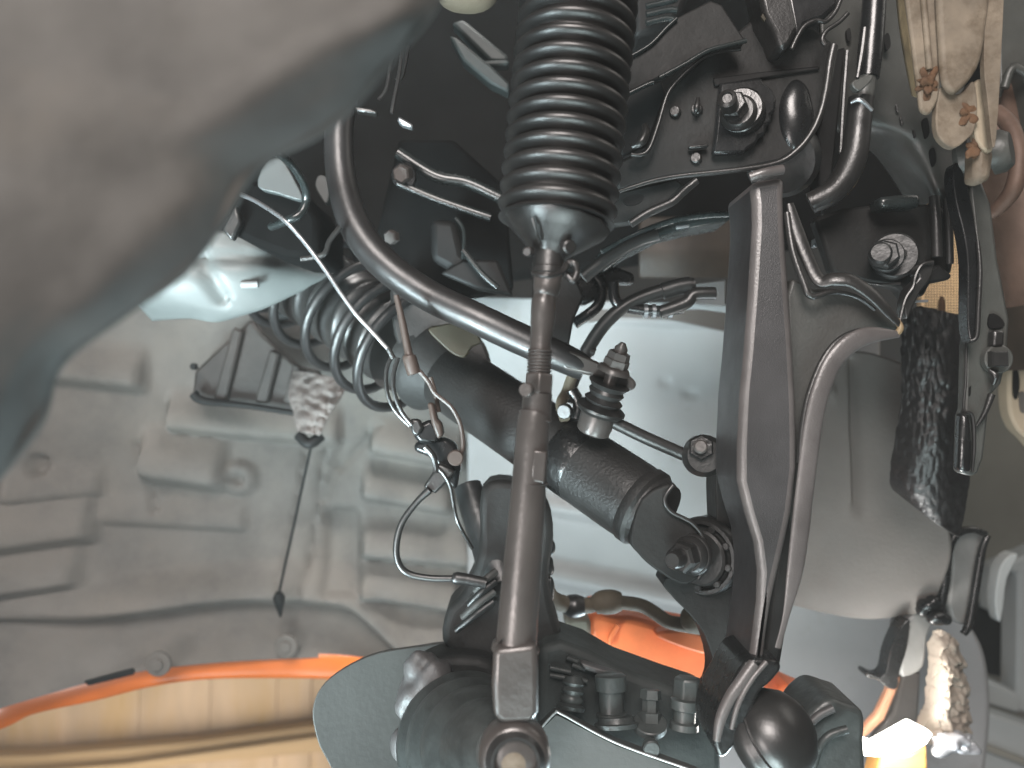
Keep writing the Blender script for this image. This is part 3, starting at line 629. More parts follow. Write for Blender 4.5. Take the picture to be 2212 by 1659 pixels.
# rounded inner bush sleeve behind the bracket
lathe('bush_sleeve', P(1700, 330, .65), P(1690, 350, .583), [(0, M(78, .6)), (.9, M(78, .59)), (1, M(66, .59))], kdark, ca, n=48)
# curved brace branch
brn = prism('branch', [(1700, 640), (1712, 600), (1760, 625), (1800, 622), (1850, 632), (1900, 662), (1942, 700), (1942, 716), (1900, 712), (1850, 722), (1810, 746), (1780, 790), (1760, 850), (1745, 920), (1736, 1000), (1728, 1090), (1716, 1200), (1704, 1100), (1706, 900), (1704, 750)],
            mat('branch_grey', (.045, .045, .042), .5, bump=.3, bscale=400, var=.15), .014, ca, d=.528, bevel=.002)
tube('upper_flange', [(1706, 440, .530, 8), (1722, 500, .528, 15), (1745, 560, .524, 15), (1770, 606, .520, 15), (1800, 603, .516, 17), (1835, 606, .514, 17), (1875, 630, .514, 17), (1910, 664, .516, 15), (1944, 702, .520, 7)], satin, ca, n=20, flat=.5)
tube('upper_flange_inner', [(1700, 460, .526, 7), (1712, 540, .522, 8), (1735, 608, .518, 8), (1752, 640, .516, 7), (1800, 630, .517, 6), (1850, 640, .520, 6), (1890, 668, .522, 5)], satin, ca, n=14)
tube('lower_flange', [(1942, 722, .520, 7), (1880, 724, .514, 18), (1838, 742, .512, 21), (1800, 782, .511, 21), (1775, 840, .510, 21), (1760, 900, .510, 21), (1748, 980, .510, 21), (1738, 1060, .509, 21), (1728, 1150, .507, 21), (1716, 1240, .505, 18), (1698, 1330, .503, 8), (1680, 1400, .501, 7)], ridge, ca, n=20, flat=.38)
tube('lower_flange_inner', [(1900, 712, .522, 5), (1850, 716, .518, 6), (1808, 738, .516, 7), (1775, 782, .514, 7), (1748, 850, .513, 7), (1734, 920, .512, 7), (1728, 1000, .511, 7)], satin, ca, n=14)
tube('branch_tip', [(1935, 690, .522), (1945, 708, .520), (1936, 722, .521)], mat('tan_scuff', (.22, .16, .09), .5), ca, r=7, n=10)
# ball joint at the foot
bjc = P(1655, 1585, .505)
prism('foot', smooth_poly([(1610, 1430), (1660, 1425), (1690, 1440), (1665, 1475), (1640, 1500), (1600, 1590), (1560, 1640), (1540, 1600), (1548, 1540), (1575, 1490)], 3), gloss, .05, ca, d=.500, bevel=.006, segs=3)
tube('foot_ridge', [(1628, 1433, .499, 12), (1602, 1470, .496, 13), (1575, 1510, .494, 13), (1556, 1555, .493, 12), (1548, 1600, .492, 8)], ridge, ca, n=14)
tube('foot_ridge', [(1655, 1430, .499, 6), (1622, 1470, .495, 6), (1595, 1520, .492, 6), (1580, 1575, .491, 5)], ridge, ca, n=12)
ba = (P(1740, 1555, .50) - P(1640, 1605, .515))
bt = lathe('ball_boot', P(1625, 1612, .520), P(1735, 1556, .500), [(0, M(70, .5)), (.08, M(92, .5)), (.2, M(104, .5)), (.36, M(106, .5)), (.42, M(98, .5)), (.5, M(100, .5)), (.62, M(96, .5)), (.8, M(80, .5)), (.93, M(56, .5)), (1, M(30, .5))], rubber, ca, n=56, angle=70)
lathe('boot_clip', P(1668, 1590, .512), P(1674, 1587, .511), [(0, M(99, .5)), (.5, M(103, .5)), (1, M(99, .5))], satin, bt, n=56)

# ------------------------------------------------------------------ knuckle, dust shield, caliper
dsv = [P(x, y, .64 + .05 * (x - 680) / 300) for x, y in smooth_poly([(985, 1386), (896, 1397), (814, 1411), (742, 1444), (693, 1486), (675, 1535), (683, 1591), (703, 1637), (760, 1720), (900, 1800), (1150, 1800), (1150, 1386)], 4)]
ds = raw('dust_shield', dsv + [v + Vector((0, .004, 0)) for v in dsv], [tuple(range(len(dsv))), tuple(range(2 * len(dsv) - 1, len(dsv) - 1, -1))] + [(i, (i + 1) % len(dsv), len(dsv) + (i + 1) % len(dsv), len(dsv) + i) for i in range(len(dsv))], shieldm, bevel=.001, angle=32)
tag(ds, 'rounded dull grey brake dust shield at the bottom', 'dust shield')
kn = thing('steering_knuckle', 'dark cast steering knuckle behind the tie rod end', 'steering knuckle', (1180, 1640, .60))
prism('upright', smooth_poly([(1040, 1060), (1100, 1040), (1180, 1080), (1196, 1160), (1186, 1240), (1196, 1310), (1215, 1390), (1190, 1440), (1080, 1450), (990, 1420), (955, 1385), (965, 1320), (1000, 1280), (1035, 1190)], 3), mdark, .05, kn, d=.62, bevel=.006, segs=3)
tube('upper_arm', [(1010, 1050, .66, 30), (1030, 1110, .65, 34), (1060, 1180, .64, 42), (1085, 1260, .63, 50)], kdark, kn, n=24)
for k in range(4):
    tube('rib', [(985 + 14 * k, 1362 - 28 * k, .606), (1025 + 8 * k, 1330 - 26 * k, .602), (1066 + 2 * k, 1300 - 22 * k, .606)], shieldm if k % 2 else kdark, kn, r=8, n=10)
for x, y, rx_, rz_ in ((1180, 1130, 15, 30), (1190, 1182, 10, 16), (1178, 1222, 20, 22), (1188, 1272, 10, 28)):
    lump('casting_lump', P(x, y, .632), M(rx_, .63), M(rx_, .63), M(rz_, .63), kdark, kn, amp=.2, freq=60, seed=y, seg=28, rings=18)
prism('hub_carrier', smooth_poly([(872, 1470), (905, 1440), (960, 1420), (1060, 1430), (1080, 1500), (1050, 1600), (1000, 1700), (900, 1700), (880, 1600), (868, 1530)], 3), mdark, .04, kn, d=.60, bevel=.006, segs=3)
lump('bright_casting', P(920, 1505, .592), .020, .012, .034, mat('scuffed_cast', (.07, .067, .067), .45, bump=.6, var=.3), kn, amp=.25, freq=40)
lump('bright_casting', P(888, 1605, .592), .013, .010, .018, MATS['scuffed_cast'], kn, amp=.2, freq=40)
lathe('rod_end_boot', P(1000, 1605, .585), P(1090, 1626, .455), [(0, M(140, .57)), (.06, M(150, .57)), (.14, M(152, .56)), (.18, M(138, .56)), (.24, M(142, .55)), (.32, M(140, .54)), (.36, M(124, .53)), (.44, M(128, .52)), (.54, M(122, .51)), (.58, M(104, .5)), (.68, M(106, .49)), (.8, M(92, .48)), (1, M(62, .46))], knuck, kn, n=64, angle=60)
cb_ = thing('caliper_bracket', 'dark caliper carrier plate with upright bolts at the bottom', 'caliper bracket', (1350, 1640, .58))
prism('carrier', [(1165, 1396), (1212, 1386), (1270, 1406), (1342, 1447), (1452, 1487), (1540, 1516), (1560, 1560), (1560, 1720), (1160, 1720)], mat('carrier_cast', (.030, .034, .033), .6, bump=.5, bscale=160, var=.4, spec=.3), .06, cb_, d=.60, bevel=.006, segs=3)
prism('plate', [(1166, 1574, .56), (1199, 1541, .56), (1212, 1544, .56), (1329, 1605, .555), (1486, 1662, .55), (1560, 1690, .55), (1560, 1760, .55), (1150, 1760, .56)], shieldm, .012, cb_, bevel=.0015)
tube('plate_edge', [(1170, 1571, .558), (1199, 1540, .557), (1214, 1543, .557), (1329, 1604, .552), (1486, 1661, .547)], mat('polished_edge', (.35, .36, .36), .3, metal=.4), cb_, r=2.5, n=8)
bpos = Vector((.05, -.25, 1)).normalized()
lathe('slide_pin', P(1322, 1550, .575), P(1318, 1455, .58), [(0, M(34, .57)), (.1, M(34, .57)), (.12, M(27, .57)), (.6, M(27, .57)), (.62, M(34, .57)), (.95, M(34, .57)), (1, M(28, .57))], knuck, cb_, n=32)
lathe('pin_flange', P(1332, 1572, .57), P(1330, 1548, .572), [(0, M(46, .57)), (.4, M(48, .57)), (.5, M(40, .57)), (1, M(38, .57))], knuck, cb_, n=40)
lathe('bolt_head', P(1484, 1510, .58), P(1486, 1462, .582), [(0, M(34, .57)), (.1, M(32, .57)), (.9, M(31, .57)), (1, M(26, .57))], knuck, cb_, n=6, bevel=.001)
lathe('bolt_flange', P(1477, 1575, .575), P(1481, 1508, .578), [(0, M(32, .57)), (.2, M(31, .57)), (.25, M(24, .57)), (.6, M(24, .57)), (.65, M(33, .57)), (.95, M(33, .57)), (1, M(28, .57))], knuck, cb_, n=32)
for (x, y, w_) in ((1210, 1446, 22), (1214, 1462, 26), (1250, 1440, 14), (1252, 1466, 16), (1236, 1424, 12)):
    tube('casting_rib', [(x - w_, y - 4, .597), (x + w_, y + 6, .597)], knuck, cb_, r=6, n=10, res=3)
disc('dowel', P(1405, 1612, .556), FRONT, .006, .006, knuck, cb_, n=18)
lathe('guide_boot', P(1232, 1535, .575), P(1240, 1462, .582), [(0, M(30, .57)), (.12, M(32, .57)), (.2, M(24, .57)), (.34, M(28, .57)), (.46, M(22, .57)), (.58, M(26, .57)), (.7, M(20, .57)), (.8, M(25, .57)), (1, M(18, .57))], knuck, cb_, n=28, angle=60)
lathe('stud', P(1404, 1560, .575), P(1406, 1490, .580), [(0, M(26, .57)), (.3, M(26, .57)), (.32, M(18, .57)), (.7, M(18, .57)), (.72, M(24, .57)), (1, M(22, .57))], knuck, cb_, n=6)
disc('flat_washer', P(1404, 1572, .572), Vector((0, -.35, 1)), M(36, .57), .005, knuck, cb_)
prism('pad_clip', [(1255, 1432), (1330, 1455), (1342, 1462), (1338, 1470), (1262, 1448)], MATS['scuffed_cast'], .01, cb_, d=.588, bevel=.002)
kc = thing('ball_joint_boss', 'dark cast boss to the right of the arm ball joint', 'casting', (1800, 1650, .52))
prism('boss', smooth_poly([(1738, 1560), (1762, 1530), (1792, 1512), (1830, 1522), (1866, 1540), (1868, 1600), (1856, 1720), (1700, 1720), (1690, 1640)], 3), knuck, .05, kc, d=.535, bevel=.006, segs=3)
tube('rim', [(1752, 1690, .525), (1765, 1625, .525), (1790, 1590, .525), (1830, 1575, .525)], knuck, kc, r=9)
tube('lug', [(1700, 1700, .51), (1690, 1620, .505), (1700, 1580, .505)], shieldm, kc, r=12)
tube('edge', [(1748, 1565, .53), (1770, 1545, .53), (1800, 1530, .53)], MATS['scuffed_cast'], kc, r=9)

cl = thing('brake_caliper', 'orange painted brake caliper behind the control arm', 'brake caliper', (1400, 1470, .74))
prism('body', smooth_poly([(1270, 1342), (1292, 1325), (1330, 1333), (1362, 1333), (1410, 1345), (1458, 1360), (1520, 1374), (1545, 1395), (1600, 1420), (1600, 1500), (1540, 1500), (1450, 1480), (1380, 1450), (1313, 1418), (1278, 1388)], 3), caliper_m, .07, cl, d=.74, bevel=.008, segs=3)
tube('bridge_line', [(1335, 1350, .735), (1320, 1375, .735), (1316, 1400, .735)], caliper_m, cl, r=6)
prism('piston_boss', smooth_poly([(1415, 1372), (1480, 1362), (1560, 1390), (1560, 1420), (1480, 1402)], 3), caliper_m, .02, cl, d=.725, bevel=.006)
prism('bleed_block', [(1222, 1340), (1250, 1334), (1276, 1336), (1278, 1388), (1240, 1384), (1224, 1374)], mat('beige_block', (.26, .235, .19), .7, var=.2), .05, cl, d=.735, bevel=.004)
cl2 = tag(prism('orange_shroud', smooth_poly([(1690, 1480), (1735, 1495), (1765, 1510), (1768, 1530), (1745, 1545), (1700, 1560), (1680, 1530)], 3), caliper_m, .05, d=.78, bevel=.006), 'small orange part showing above the ball joint', 'brake caliper')
bh = thing('brake_hose', 'dusty brown brake hose feeding the orange caliper', 'brake hose', (1480, 1348, .71))
tube('hose', [(1170, 1240, .67, 17), (1190, 1290, .68, 18), (1230, 1307, .69, 18), (1270, 1308, .70, 17), (1300, 1302, .70, 15), (1345, 1302, .705, 15), (1385, 1308, .71, 15), (1412, 1322, .71, 15), (1442, 1342, .71, 15), (1480, 1350, .71, 16), (1530, 1356, .71, 18)], brownhose, bh, n=18)
tube('ferrule', [(1282, 1310, .699, 18), (1300, 1302, .699, 26), (1325, 1300, .699, 26), (1342, 1300, .699, 20)], brownhose, bh, n=18, res=4)
tube('collar', [(1222, 1304, .69, 20), (1240, 1309, .69, 26), (1262, 1309, .69, 20)], rubber, bh, n=18, res=4)
lump('banjo', P(1512, 1335, .70), .016, .012, .014, brownhose, bh, amp=.12, freq=40)

# ------------------------------------------------------------------ subframe bracket with cam bolt
sf = thing('subframe_bracket', 'black wet-look subframe bracket holding the cam bolt', 'subframe', (1600, 380, .55))
plate = [(1334, 413), (1401, 392), (1468, 379), (1540, 372), (1608, 364), (1685, 348), (1718, 326), (1748, 292), (1768, 252), (1781, 200), (1791, 133), (1800, 92), (1760, 60), (1640, 30), (1560, 96), (1528, 118), (1481, 158), (1441, 202), (1421, 268), (1401, 322), (1365, 336), (1330, 352)]
prism('plate', plate, mdark, .012, sf, d=.570, bevel=.002)
tube('flange', [(1326, 417, .555, 4), (1401, 393, .555, 5), (1468, 380, .555, 5), (1608, 365, .553, 6), (1680, 351, .552, 6), (1718, 328, .551, 7), (1748, 294, .550, 7), (1769, 253, .550, 8), (1783, 200, .550, 8), (1793, 133, .550, 9), (1801, 98, .550, 9)], satin, sf, n=14)
tube('upper_flange', [(1600, 106, .556, 4), (1565, 110, .556, 4), (1528, 120, .556, 4), (1500, 140, .556, 4), (1470, 168, .556, 4), (1443, 202, .556, 4), (1422, 268, .556, 5), (1403, 320, .556, 5), (1385, 334, .556, 5), (1363, 334, .556, 5)], satin, sf, n=10)
up = prism('upper_plate', [(1340, 130), (1370, 118), (1420, 82), (1458, 40), (1535, 0), (1560, 10), (1611, 87), (1606, 94), (1528, 108), (1440, 160), (1356, 202), (1340, 208)], mdark, .010, sf, d=.548, bevel=.002)
tube('edge', [(1356, 203, .546), (1400, 182, .546), (1412, 178, .546)], glazed, up, r=5, n=10)
tube('edge', [(1424, 168, .546), (1480, 138, .546), (1528, 110, .546), (1570, 98, .546), (1612, 88, .546)], glazed, up, r=5, n=10)
tube('edge', [(1362, 122, .546), (1405, 96, .546), (1440, 60, .546), (1462, 40, .546)], glazed, up, r=4, n=10)
prism('web', [(1340, 210), (1430, 170), (1440, 205), (1420, 260), (1400, 315), (1340, 340)], dark, .012, sf, d=.585, bevel=.002)
prism('slot', smooth_poly([(1345, 432), (1368, 420), (1390, 422), (1385, 436), (1360, 444)], 3), dark, .003, sf, d=.566, bevel=0)
prism('lower_web', [(1320, 418), (1460, 384), (1480, 400), (1440, 440), (1370, 482), (1310, 490)], mdark, .01, sf, d=.585, bevel=.002)
tube('brace', [(1362, 484, .57, 9), (1400, 460, .57, 10), (1450, 437, .57, 9), (1475, 415, .57, 9), (1505, 390, .57, 8)], satin, sf, n=12)
tube('knob', [(1365, 318, .555, 6), (1385, 306, .553, 10), (1394, 285, .555, 10), (1392, 270, .557, 6)], satin, sf, n=12)
prism('long_recess', [(1540, 168), (1640, 155), (1770, 142), (1772, 150), (1640, 170), (1545, 186)], dark, .003, sf, d=.567, bevel=.001)
lump('pressed_dent', P(1716, 252, .574), .013, .010, .027, gloss2, sf, amp=.06, freq=30)
cbx = Vector((-.42, -1, .12)).normalized()
cbt = thing('cam_bolt', 'large eccentric cam bolt and nut on the wet black bracket', 'cam bolt', (1605, 245, .56))
prism('toothed_plate', [(1556, 178), (1600, 172), (1645, 166), (1650, 178), (1668, 190), (1678, 215), (1676, 238), (1666, 248), (1670, 262), (1656, 270), (1655, 288), (1640, 295), (1634, 310), (1615, 322), (1610, 330), (1540, 332), (1545, 290)], gloss2, .008, cbt, d=.560, bevel=.002)
disc('cam_washer', P(1604, 250, .566), cbx, M(50, .56), .012, gloss, cbt)
lathe('nut_flange', P(1596, 246, .556), P(1596, 246, .556) + cbx * .006, [(0, M(40, .55)), (.5, M(40, .55)), (1, M(32, .55))], satin, cbt, n=40)
disc('nut', P(1588, 238, .552), cbx, M(30, .55), .012, gloss, cbt, n=6, rot=.4)
lathe('bolt_end', P(1576, 228, .542), P(1576, 228, .542) + cbx * .014, [(0, M(20, .54)), (.8, M(20, .54)), (.85, M(17, .54)), (.9, M(12, .54)), (.8, M(10, .54))], satin, cbt, n=28)
for (x, y) in ((1507, 240), (1505, 345), (1460, 245)):
    disc('rivet', P(x, y, .571), cbx, .004, .005, satin, cbt, n=10)
prism('tab', [(1488, 314), (1530, 309), (1532, 316), (1490, 321)], satin, .006, cbt, d=.562, bevel=.001)
tube('tab', [(1508, 212, .564, 4), (1505, 232, .562, 7), (1502, 246, .564, 3)], satin, cbt, n=10)
# cross brace under it with cool edge
xb = thing('cross_brace', 'black brace with a bluish lit edge below the subframe bracket', 'brace', (1440, 500, .66))
prism('bar', [(1290, 545), (1350, 512), (1430, 482), (1500, 466), (1580, 458), (1580, 476), (1500, 490), (1440, 505), (1360, 545), (1300, 590)], glazed, .05, xb, d=.65, bevel=.005)
tube('upper_lip', [(1300, 545, .64), (1370, 508, .64), (1450, 478, .64), (1520, 466, .64), (1575, 463, .64)], glazed, xb, r=7, n=12)
tube('lower_tube', [(1260, 600, .64), (1310, 560, .64), (1370, 525, .64), (1420, 508, .64)], satin, xb, r=14, n=14)
prism('clip', [(1460, 488), (1490, 484), (1490, 490), (1462, 494)], shiny, .004, xb, d=.638, bevel=.0005)
far = tag(sheet('gearbox_shield', [[(1380, 470, .94), (1480, 470, .93), (1590, 470, .94)], [(1380, 540, .93), (1480, 540, .92), (1590, 540, .93)], [(1380, 600, .94), (1480, 600, .93), (1590, 600, .94)]],
                mat('dark_brown_cast', (.020, .013, .008), .6, bump=.4, var=.4, vscale=30), .004), 'dim brown casting glimpsed below the cross brace', 'casting')
eng = thing('engine_mount', 'dark finned mount with cool glints beside the bellows top', 'mount', (1400, 60, .70))
for k, y in enumerate((8, 26, 44)):
    tube('fin', [(1396, y + 6, .68), (1440, y - 4, .68), (1462, y - 10 + 6 * k, .68)], glazed, eng, r=7, n=10)
prism('block', [(1370, -80), (1520, -80), (1470, 30), (1440, 62), (1370, 80)], dark, .05, eng, d=.70, bevel=.005)

# upper right casting
tc = thing('upper_casting', 'dark bracket end hanging in at the top edge', 'casting', (1680, 100, .54))
prism('leg', [(1630, -60), (1700, -60), (1716, 20), (1726, 60), (1706, 100), (1685, 106), (1672, 70), (1650, 30)], satin, .03, tc, d=.545, bevel=.004)
prism('web', [(1690, -60), (1820, -60), (1812, 10), (1780, 40), (1760, 46), (1740, 54), (1722, 90), (1712, 60)], gloss2, .012, tc, d=.55, bevel=.003)
tube('torn_edge', [(1822, -20, .545), (1806, 22, .545), (1784, 46, .545), (1762, 44, .545), (1738, 56, .545), (1722, 80, .545), (1710, 106, .545)], satin, tc, r=5, n=10)
prism('scuff', [(1648, 28), (1655, 40), (1652, 46), (1644, 36)], gold, .002, tc, d=.543, bevel=.0003)
tube('second_edge', [(1832, 28, .548), (1812, 48, .548), (1786, 66, .548), (1776, 85, .548), (1782, 98, .548)], satin, tc, r=5, n=10)

# ------------------------------------------------------------------ frame rail, bent pipe on the right
fr = thing('frame_rail', 'dark green grey frame rail panel behind the bent pipe', 'frame rail', (1960, 420, .62))
railm = mat('rail_grey', (.055, .056, .052), .42, bump=.25, bscale=300, var=.2, spec=.5)
sheet('panel', [[(1770, -80, .60), (1860, -80, .605), (1960, -80, .61), (2080, -80, .61)], [(1775, 120, .60), (1860, 120, .605), (1960, 120, .61), (2080, 120, .61)],
                [(1800, 270, .61), (1884, 255, .605), (1980, 260, .60), (2080, 260, .61)], [(1890, 330, .66), (1930, 315, .62), (2000, 320, .60), (2080, 330, .61)],
                [(1960, 430, .68), (1985, 400, .63), (2020, 400, .60), (2080, 420, .61)], [(1985, 470, .69), (2004, 440, .64), (2026, 440, .61), (2080, 460, .62)]], railm, .003, fr, ru=8, rv=8)
for (x, y, w, h) in ((1917, 90, 7, 18), (2000, 277, 8, 22), (2015, 340, 7, 20), (1834, 75, 5, 14)):
    prism('hole', smooth_poly([(x - w, y - h * .6), (x + w * .4, y - h), (x + w, y + h * .4), (x - w * .2, y + h)], 4), dark, .003, fr, d=.597, bevel=0)
for (x, y) in ((1936, 235), (1945, 262), (1973, 290)):
    tube('spatter', [(x, y - 8, .598), (x + 3, y + 8, .598)], satin, fr, r=3, n=8, res=3)
void = prism('shadow_gap', [(1806, 105), (1828, 100), (1812, 260), (1796, 420), (1770, 420), (1764, 300), (1786, 210)], dark, .02, fr, d=.60, bevel=.002)
tube('rail_edge', [(1830, 110, .59), (1822, 220, .59), (1816, 330, .59)], satin, fr, r=5, n=8)
bpn = thing('bent_pipe', 'thick black bent pipe running down right of the cam bolt bracket', 'pipe', (1780, 430, .57))
tube('upper_run', [(1893, -70, .565, 24), (1886, 40, .565, 25), (1880, 110, .565, 26), (1874, 168, .565, 24)], gloss2, bpn, n=24)
tube('joint', [(1874, 158, .565, 20), (1866, 200, .565, 22), (1858, 232, .565, 22)], railm, bpn, n=20)
tube('lower_run', [(1860, 212, .565, 26), (1854, 270, .565, 27), (1846, 330, .565, 28), (1826, 380, .567, 28), (1796, 416, .57, 26), (1750, 440, .575, 24)], satin, bpn, n=24)
tube('bead', [(1838, 222, .545, 3), (1858, 216, .542, 5), (1884, 238, .545, 4)], shiny, bpn, n=8)
tube('seam', [(1868, 60, .5415, 5), (1862, 110, .5415, 6), (1852, 168, .5415, 4)], satin, bpn, n=8)
prism('weld_scar', smooth_poly([(1842, 175), (1880, 160), (1884, 172), (1860, 195), (1846, 190)], 3), railm, .006, bpn, d=.542, bevel=.002)

mt = thing('subframe_mount', 'black subframe mount plate with large washer and bolt', 'subframe mount', (1930, 600, .60))
prism('plate', [(1760, 470), (1820, 450), (1900, 440), (2005, 440), (2030, 440), (2060, 470), (2062, 560), (2058, 590), (2005, 610), (1990, 640), (1960, 650), (1940, 622), (1870, 610), (1800, 590)], mdark, .015, mt, d=.60, bevel=.003)
prism('glossy_block', [(1899, 425), (1940, 420), (1988, 418), (1992, 440), (1985, 446), (1904, 450)], shiny if 0 else glazed, .02, mt, d=.575, bevel=.003)
tube('rib', [(2018, 425, .588, 11), (2022, 480, .586, 11), (2024, 555, .586, 11)], satin, mt, n=14)
tube('rib', [(2044, 430, .592, 8), (2050, 500, .590, 8), (2052, 570, .59, 8)], satin, mt, n=14)
ma = Vector((-.38, -1, .04)).normalized()
disc('washer', P(1930, 556, .600), ma, M(50, .59), .010, kdark, mt)
disc('washer_mark', P(1950, 548, .5865), ma, .003, .002, mdark, mt, n=14)
disc('nut_flange', P(1915, 554, .588), ma, M(36, .58), .006, kdark, mt)
disc('nut', P(1910, 553, .583), ma, M(31, .58), .011, kdark, mt, n=6, rot=.2)
lathe('bolt_end', P(1900, 552, .575), P(1900, 552, .575) + ma * .012, [(0, M(24, .57)), (.85, M(24, .57)), (1, M(19, .57))], kdark, mt, n=28)
prism('curled_tab', smooth_poly([(1952, 660), (1962, 625), (1985, 600), (1980, 585), (1998, 566), (2020, 568), (2012, 600), (1990, 630), (1975, 660), (1960, 690)], 3), satin, .012, mt, d=.575, bevel=.003)
tube('tab_edge', [(1942, 700, .572), (1955, 648, .572), (1972, 620, .572), (1978, 595, .572), (1992, 572, .572), (2016, 566, .572)], satin, mt, r=4, n=8)
prism('inner_dark', [(2000, 585), (2030, 570), (2058, 595), (2052, 604), (2010, 612), (1996, 640), (1980, 640)], dark, .01, mt, d=.59, bevel=.002)
tube('bright_edge', [(1976, 651, .585), (2004, 650, .585)], shiny, mt, r=3, n=8, res=2)
tube('lower_line', [(1850, 606, .59), (1900, 614, .59), (1945, 612, .59)], satin, mt, r=2.5, n=8)
cp = thing('clip_row', 'row of small bright clips behind the upper arm branch', 'clip', (1800, 530, .64))
tube('wire', [(1777, 440, .63), (1776, 490, .63), (1774, 545, .63)], shiny, cp, r=2.5, n=8)
for x, w in ((1762, 5), (1785, 4), (1800, 8), (1828, 9)):
    prism('clip', [(x - w, 516), (x + w, 514), (x + w, 534 - (w == 9) * 8), (x - w, 534 - (w == 9) * 8)], shiny, .006, cp, d=.63, bevel=.001)
tube('rail', [(1755, 525, .64), (1840, 522, .64)], dark, cp, r=9, n=10, res=3)

# ------------------------------------------------------------------ mesh opening, rubber flap, long bracket
ms = thing('mesh_grille', 'tan lit wire mesh opening right of the mount plate', 'mesh', (2050, 680, .80))
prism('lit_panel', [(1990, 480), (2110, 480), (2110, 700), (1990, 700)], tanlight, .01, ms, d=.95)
wire_m = mat('mesh_wire', (.26, .20, .13), .6)
me_n = 0
for k in range(18):
    tube('wire', [(2000 + 6 * k, 490, .80), (2000 + 6 * k, 700, .80)], wire_m, ms, r=1.1, n=4, res=2, smooth=False)
for k in range(34):
    tube('wire', [(1995, 492 + 6 * k, .798), (2105, 492 + 6 * k, .798)], wire_m, ms, r=1.1, n=4, res=2, smooth=False)
ml_ = bpy.data.lights.new('mesh_panel_fill', 'POINT'); ml_.energy = .22; ml_.color = (1, .86, .68); ml_.shadow_soft_size = .02  # added point light hidden behind the tunnel wall, brightens the tan panel
mo_ = bpy.data.objects.new('mesh_panel_fill', ml_); SC.collection.objects.link(mo_); mo_.location = P(2190, 590, .885)
tube('stud', [(2034, 640, .78, 3), (2034, 655, .78, 7), (2034, 690, .78, 7)], rust, ms, n=10, res=4)
def rub(x, y):
    q = Vector((x / 13, y / 17, 2)); h = noise.noise(q) * .002 + noise.noise(q * 2.3) * .0014
    return h * (1 - .35 * sstep(820, 1050, y))
rf = tag(sheet('rubber_flap', [[(1952, 668, .71), (2000, 664, .705), (2050, 676, .70), (2100, 684, .71)], [(1948, 760, .715), (2000, 760, .70), (2050, 760, .70), (2105, 760, .72)],
                               [(1948, 860, .72), (2000, 860, .705), (2050, 860, .70), (2100, 860, .72)], [(1932, 960, .73), (1990, 960, .71), (2045, 960, .705), (2095, 960, .73)],
                               [(1924, 1030, .745), (1975, 1050, .725), (2040, 1060, .72), (2090, 1050, .74)], [(1930, 1055, .76), (1980, 1095, .74), (2030, 1135, .735), (2070, 1160, .75)]],
               mat('crinkled_rubber', (.013, .012, .012), .40, bump=.7, bscale=240, var=.4, spec=.5), .003, ru=22, rv=18, disp=rub), 'glossy black crinkled rubber flap below the wire mesh', 'rubber flap')
lb_ = thing('long_bracket', 'tall grey black bracket strap with a bolt beside the rubber flap', 'bracket', (2100, 1025, .56))
stm = mat('strap_grey', (.060, .062, .057), .42, bump=.3, bscale=300, var=.25, spec=.5)
prism('strap', [(2092, 400), (2120, 385), (2142, 440), (2157, 560), (2182, 690), (2176, 780), (2164, 830), (2140, 856), (2136, 900), (2126, 990), (2114, 1024), (2100, 1030), (2072, 1020), (2076, 900), (2082, 884), (2086, 740), (2100, 700), (2112, 580)], stm, .010, lb_, d=.570, bevel=.003)
prism('channel', smooth_poly([(2066, 440), (2058, 380), (2068, 350), (2090, 400), (2106, 480), (2117, 560), (2116, 660), (2111, 728), (2098, 738), (2090, 690), (2090, 570), (2082, 505)], 3), gloss2, .012, lb_, d=.552, bevel=.004)
tube('lit_edge', [(2112, 520, .550, 4), (2117, 580, .549, 5), (2114, 660, .549, 5), (2110, 725, .550, 5), (2096, 736, .551, 4)], satin, lb_, n=10)
tube('strap_edge', [(2087, 742, .566, 3), (2086, 820, .566, 3), (2082, 884, .566, 3), (2100, 898, .566, 4), (2104, 960, .566, 4), (2100, 1018, .566, 3)], satin, lb_, n=8)
prism('toe', [(2078, 890), (2098, 900), (2102, 960), (2100, 1022), (2072, 1018)], gloss, .010, lb_, d=.560, bevel=.003)
tube('fold', [(2142, 852, .562, 8), (2128, 890, .562, 6), (2110, 920, .563, 3)], satin, lb_, n=10)
prism('window', smooth_poly([(2140, 678), (2160, 684), (2170, 704), (2138, 708)], 3), dark, .003, lb_, d=.568, bevel=0)
disc('nut_seat', P(2148, 776, .568), FRONT, .010, .006, stm, lb_)
disc('nut', P(2150, 776, .562), Vector((-.1, -1, 0)), .0075, .008, satin, lb_, n=4, rot=.8)
prism('sleeve', [(2146, 712), (2172, 714), (2170, 748), (2146, 750)], satin, .008, lb_, d=.560, bevel=.002)
tube('hook', [(2138, 800, .562, 6), (2150, 812, .560, 7), (2146, 830, .562, 5)], satin, lb_, n=10)
prism('mark', [(2094, 838), (2098, 834), (2097, 852), (2094, 856)], dark, .001, lb_, d=.5685, bevel=0)
sp2 = thing('rubber_spool', 'small grey spool bush under the tan heat shield', 'bushing', (2084, 353, .56))
sa = Vector((.35, -.3, .05)).normalized()
s0 = P(2064, 352, .565)
lathe('spool', s0, s0 + sa * .034, [(0, .010), (.12, .0145), (.3, .0145), (.34, .0095), (.62, .0095), (.66, .0145), (.85, .0145), (1, .011)], stm, sp2, n=28)

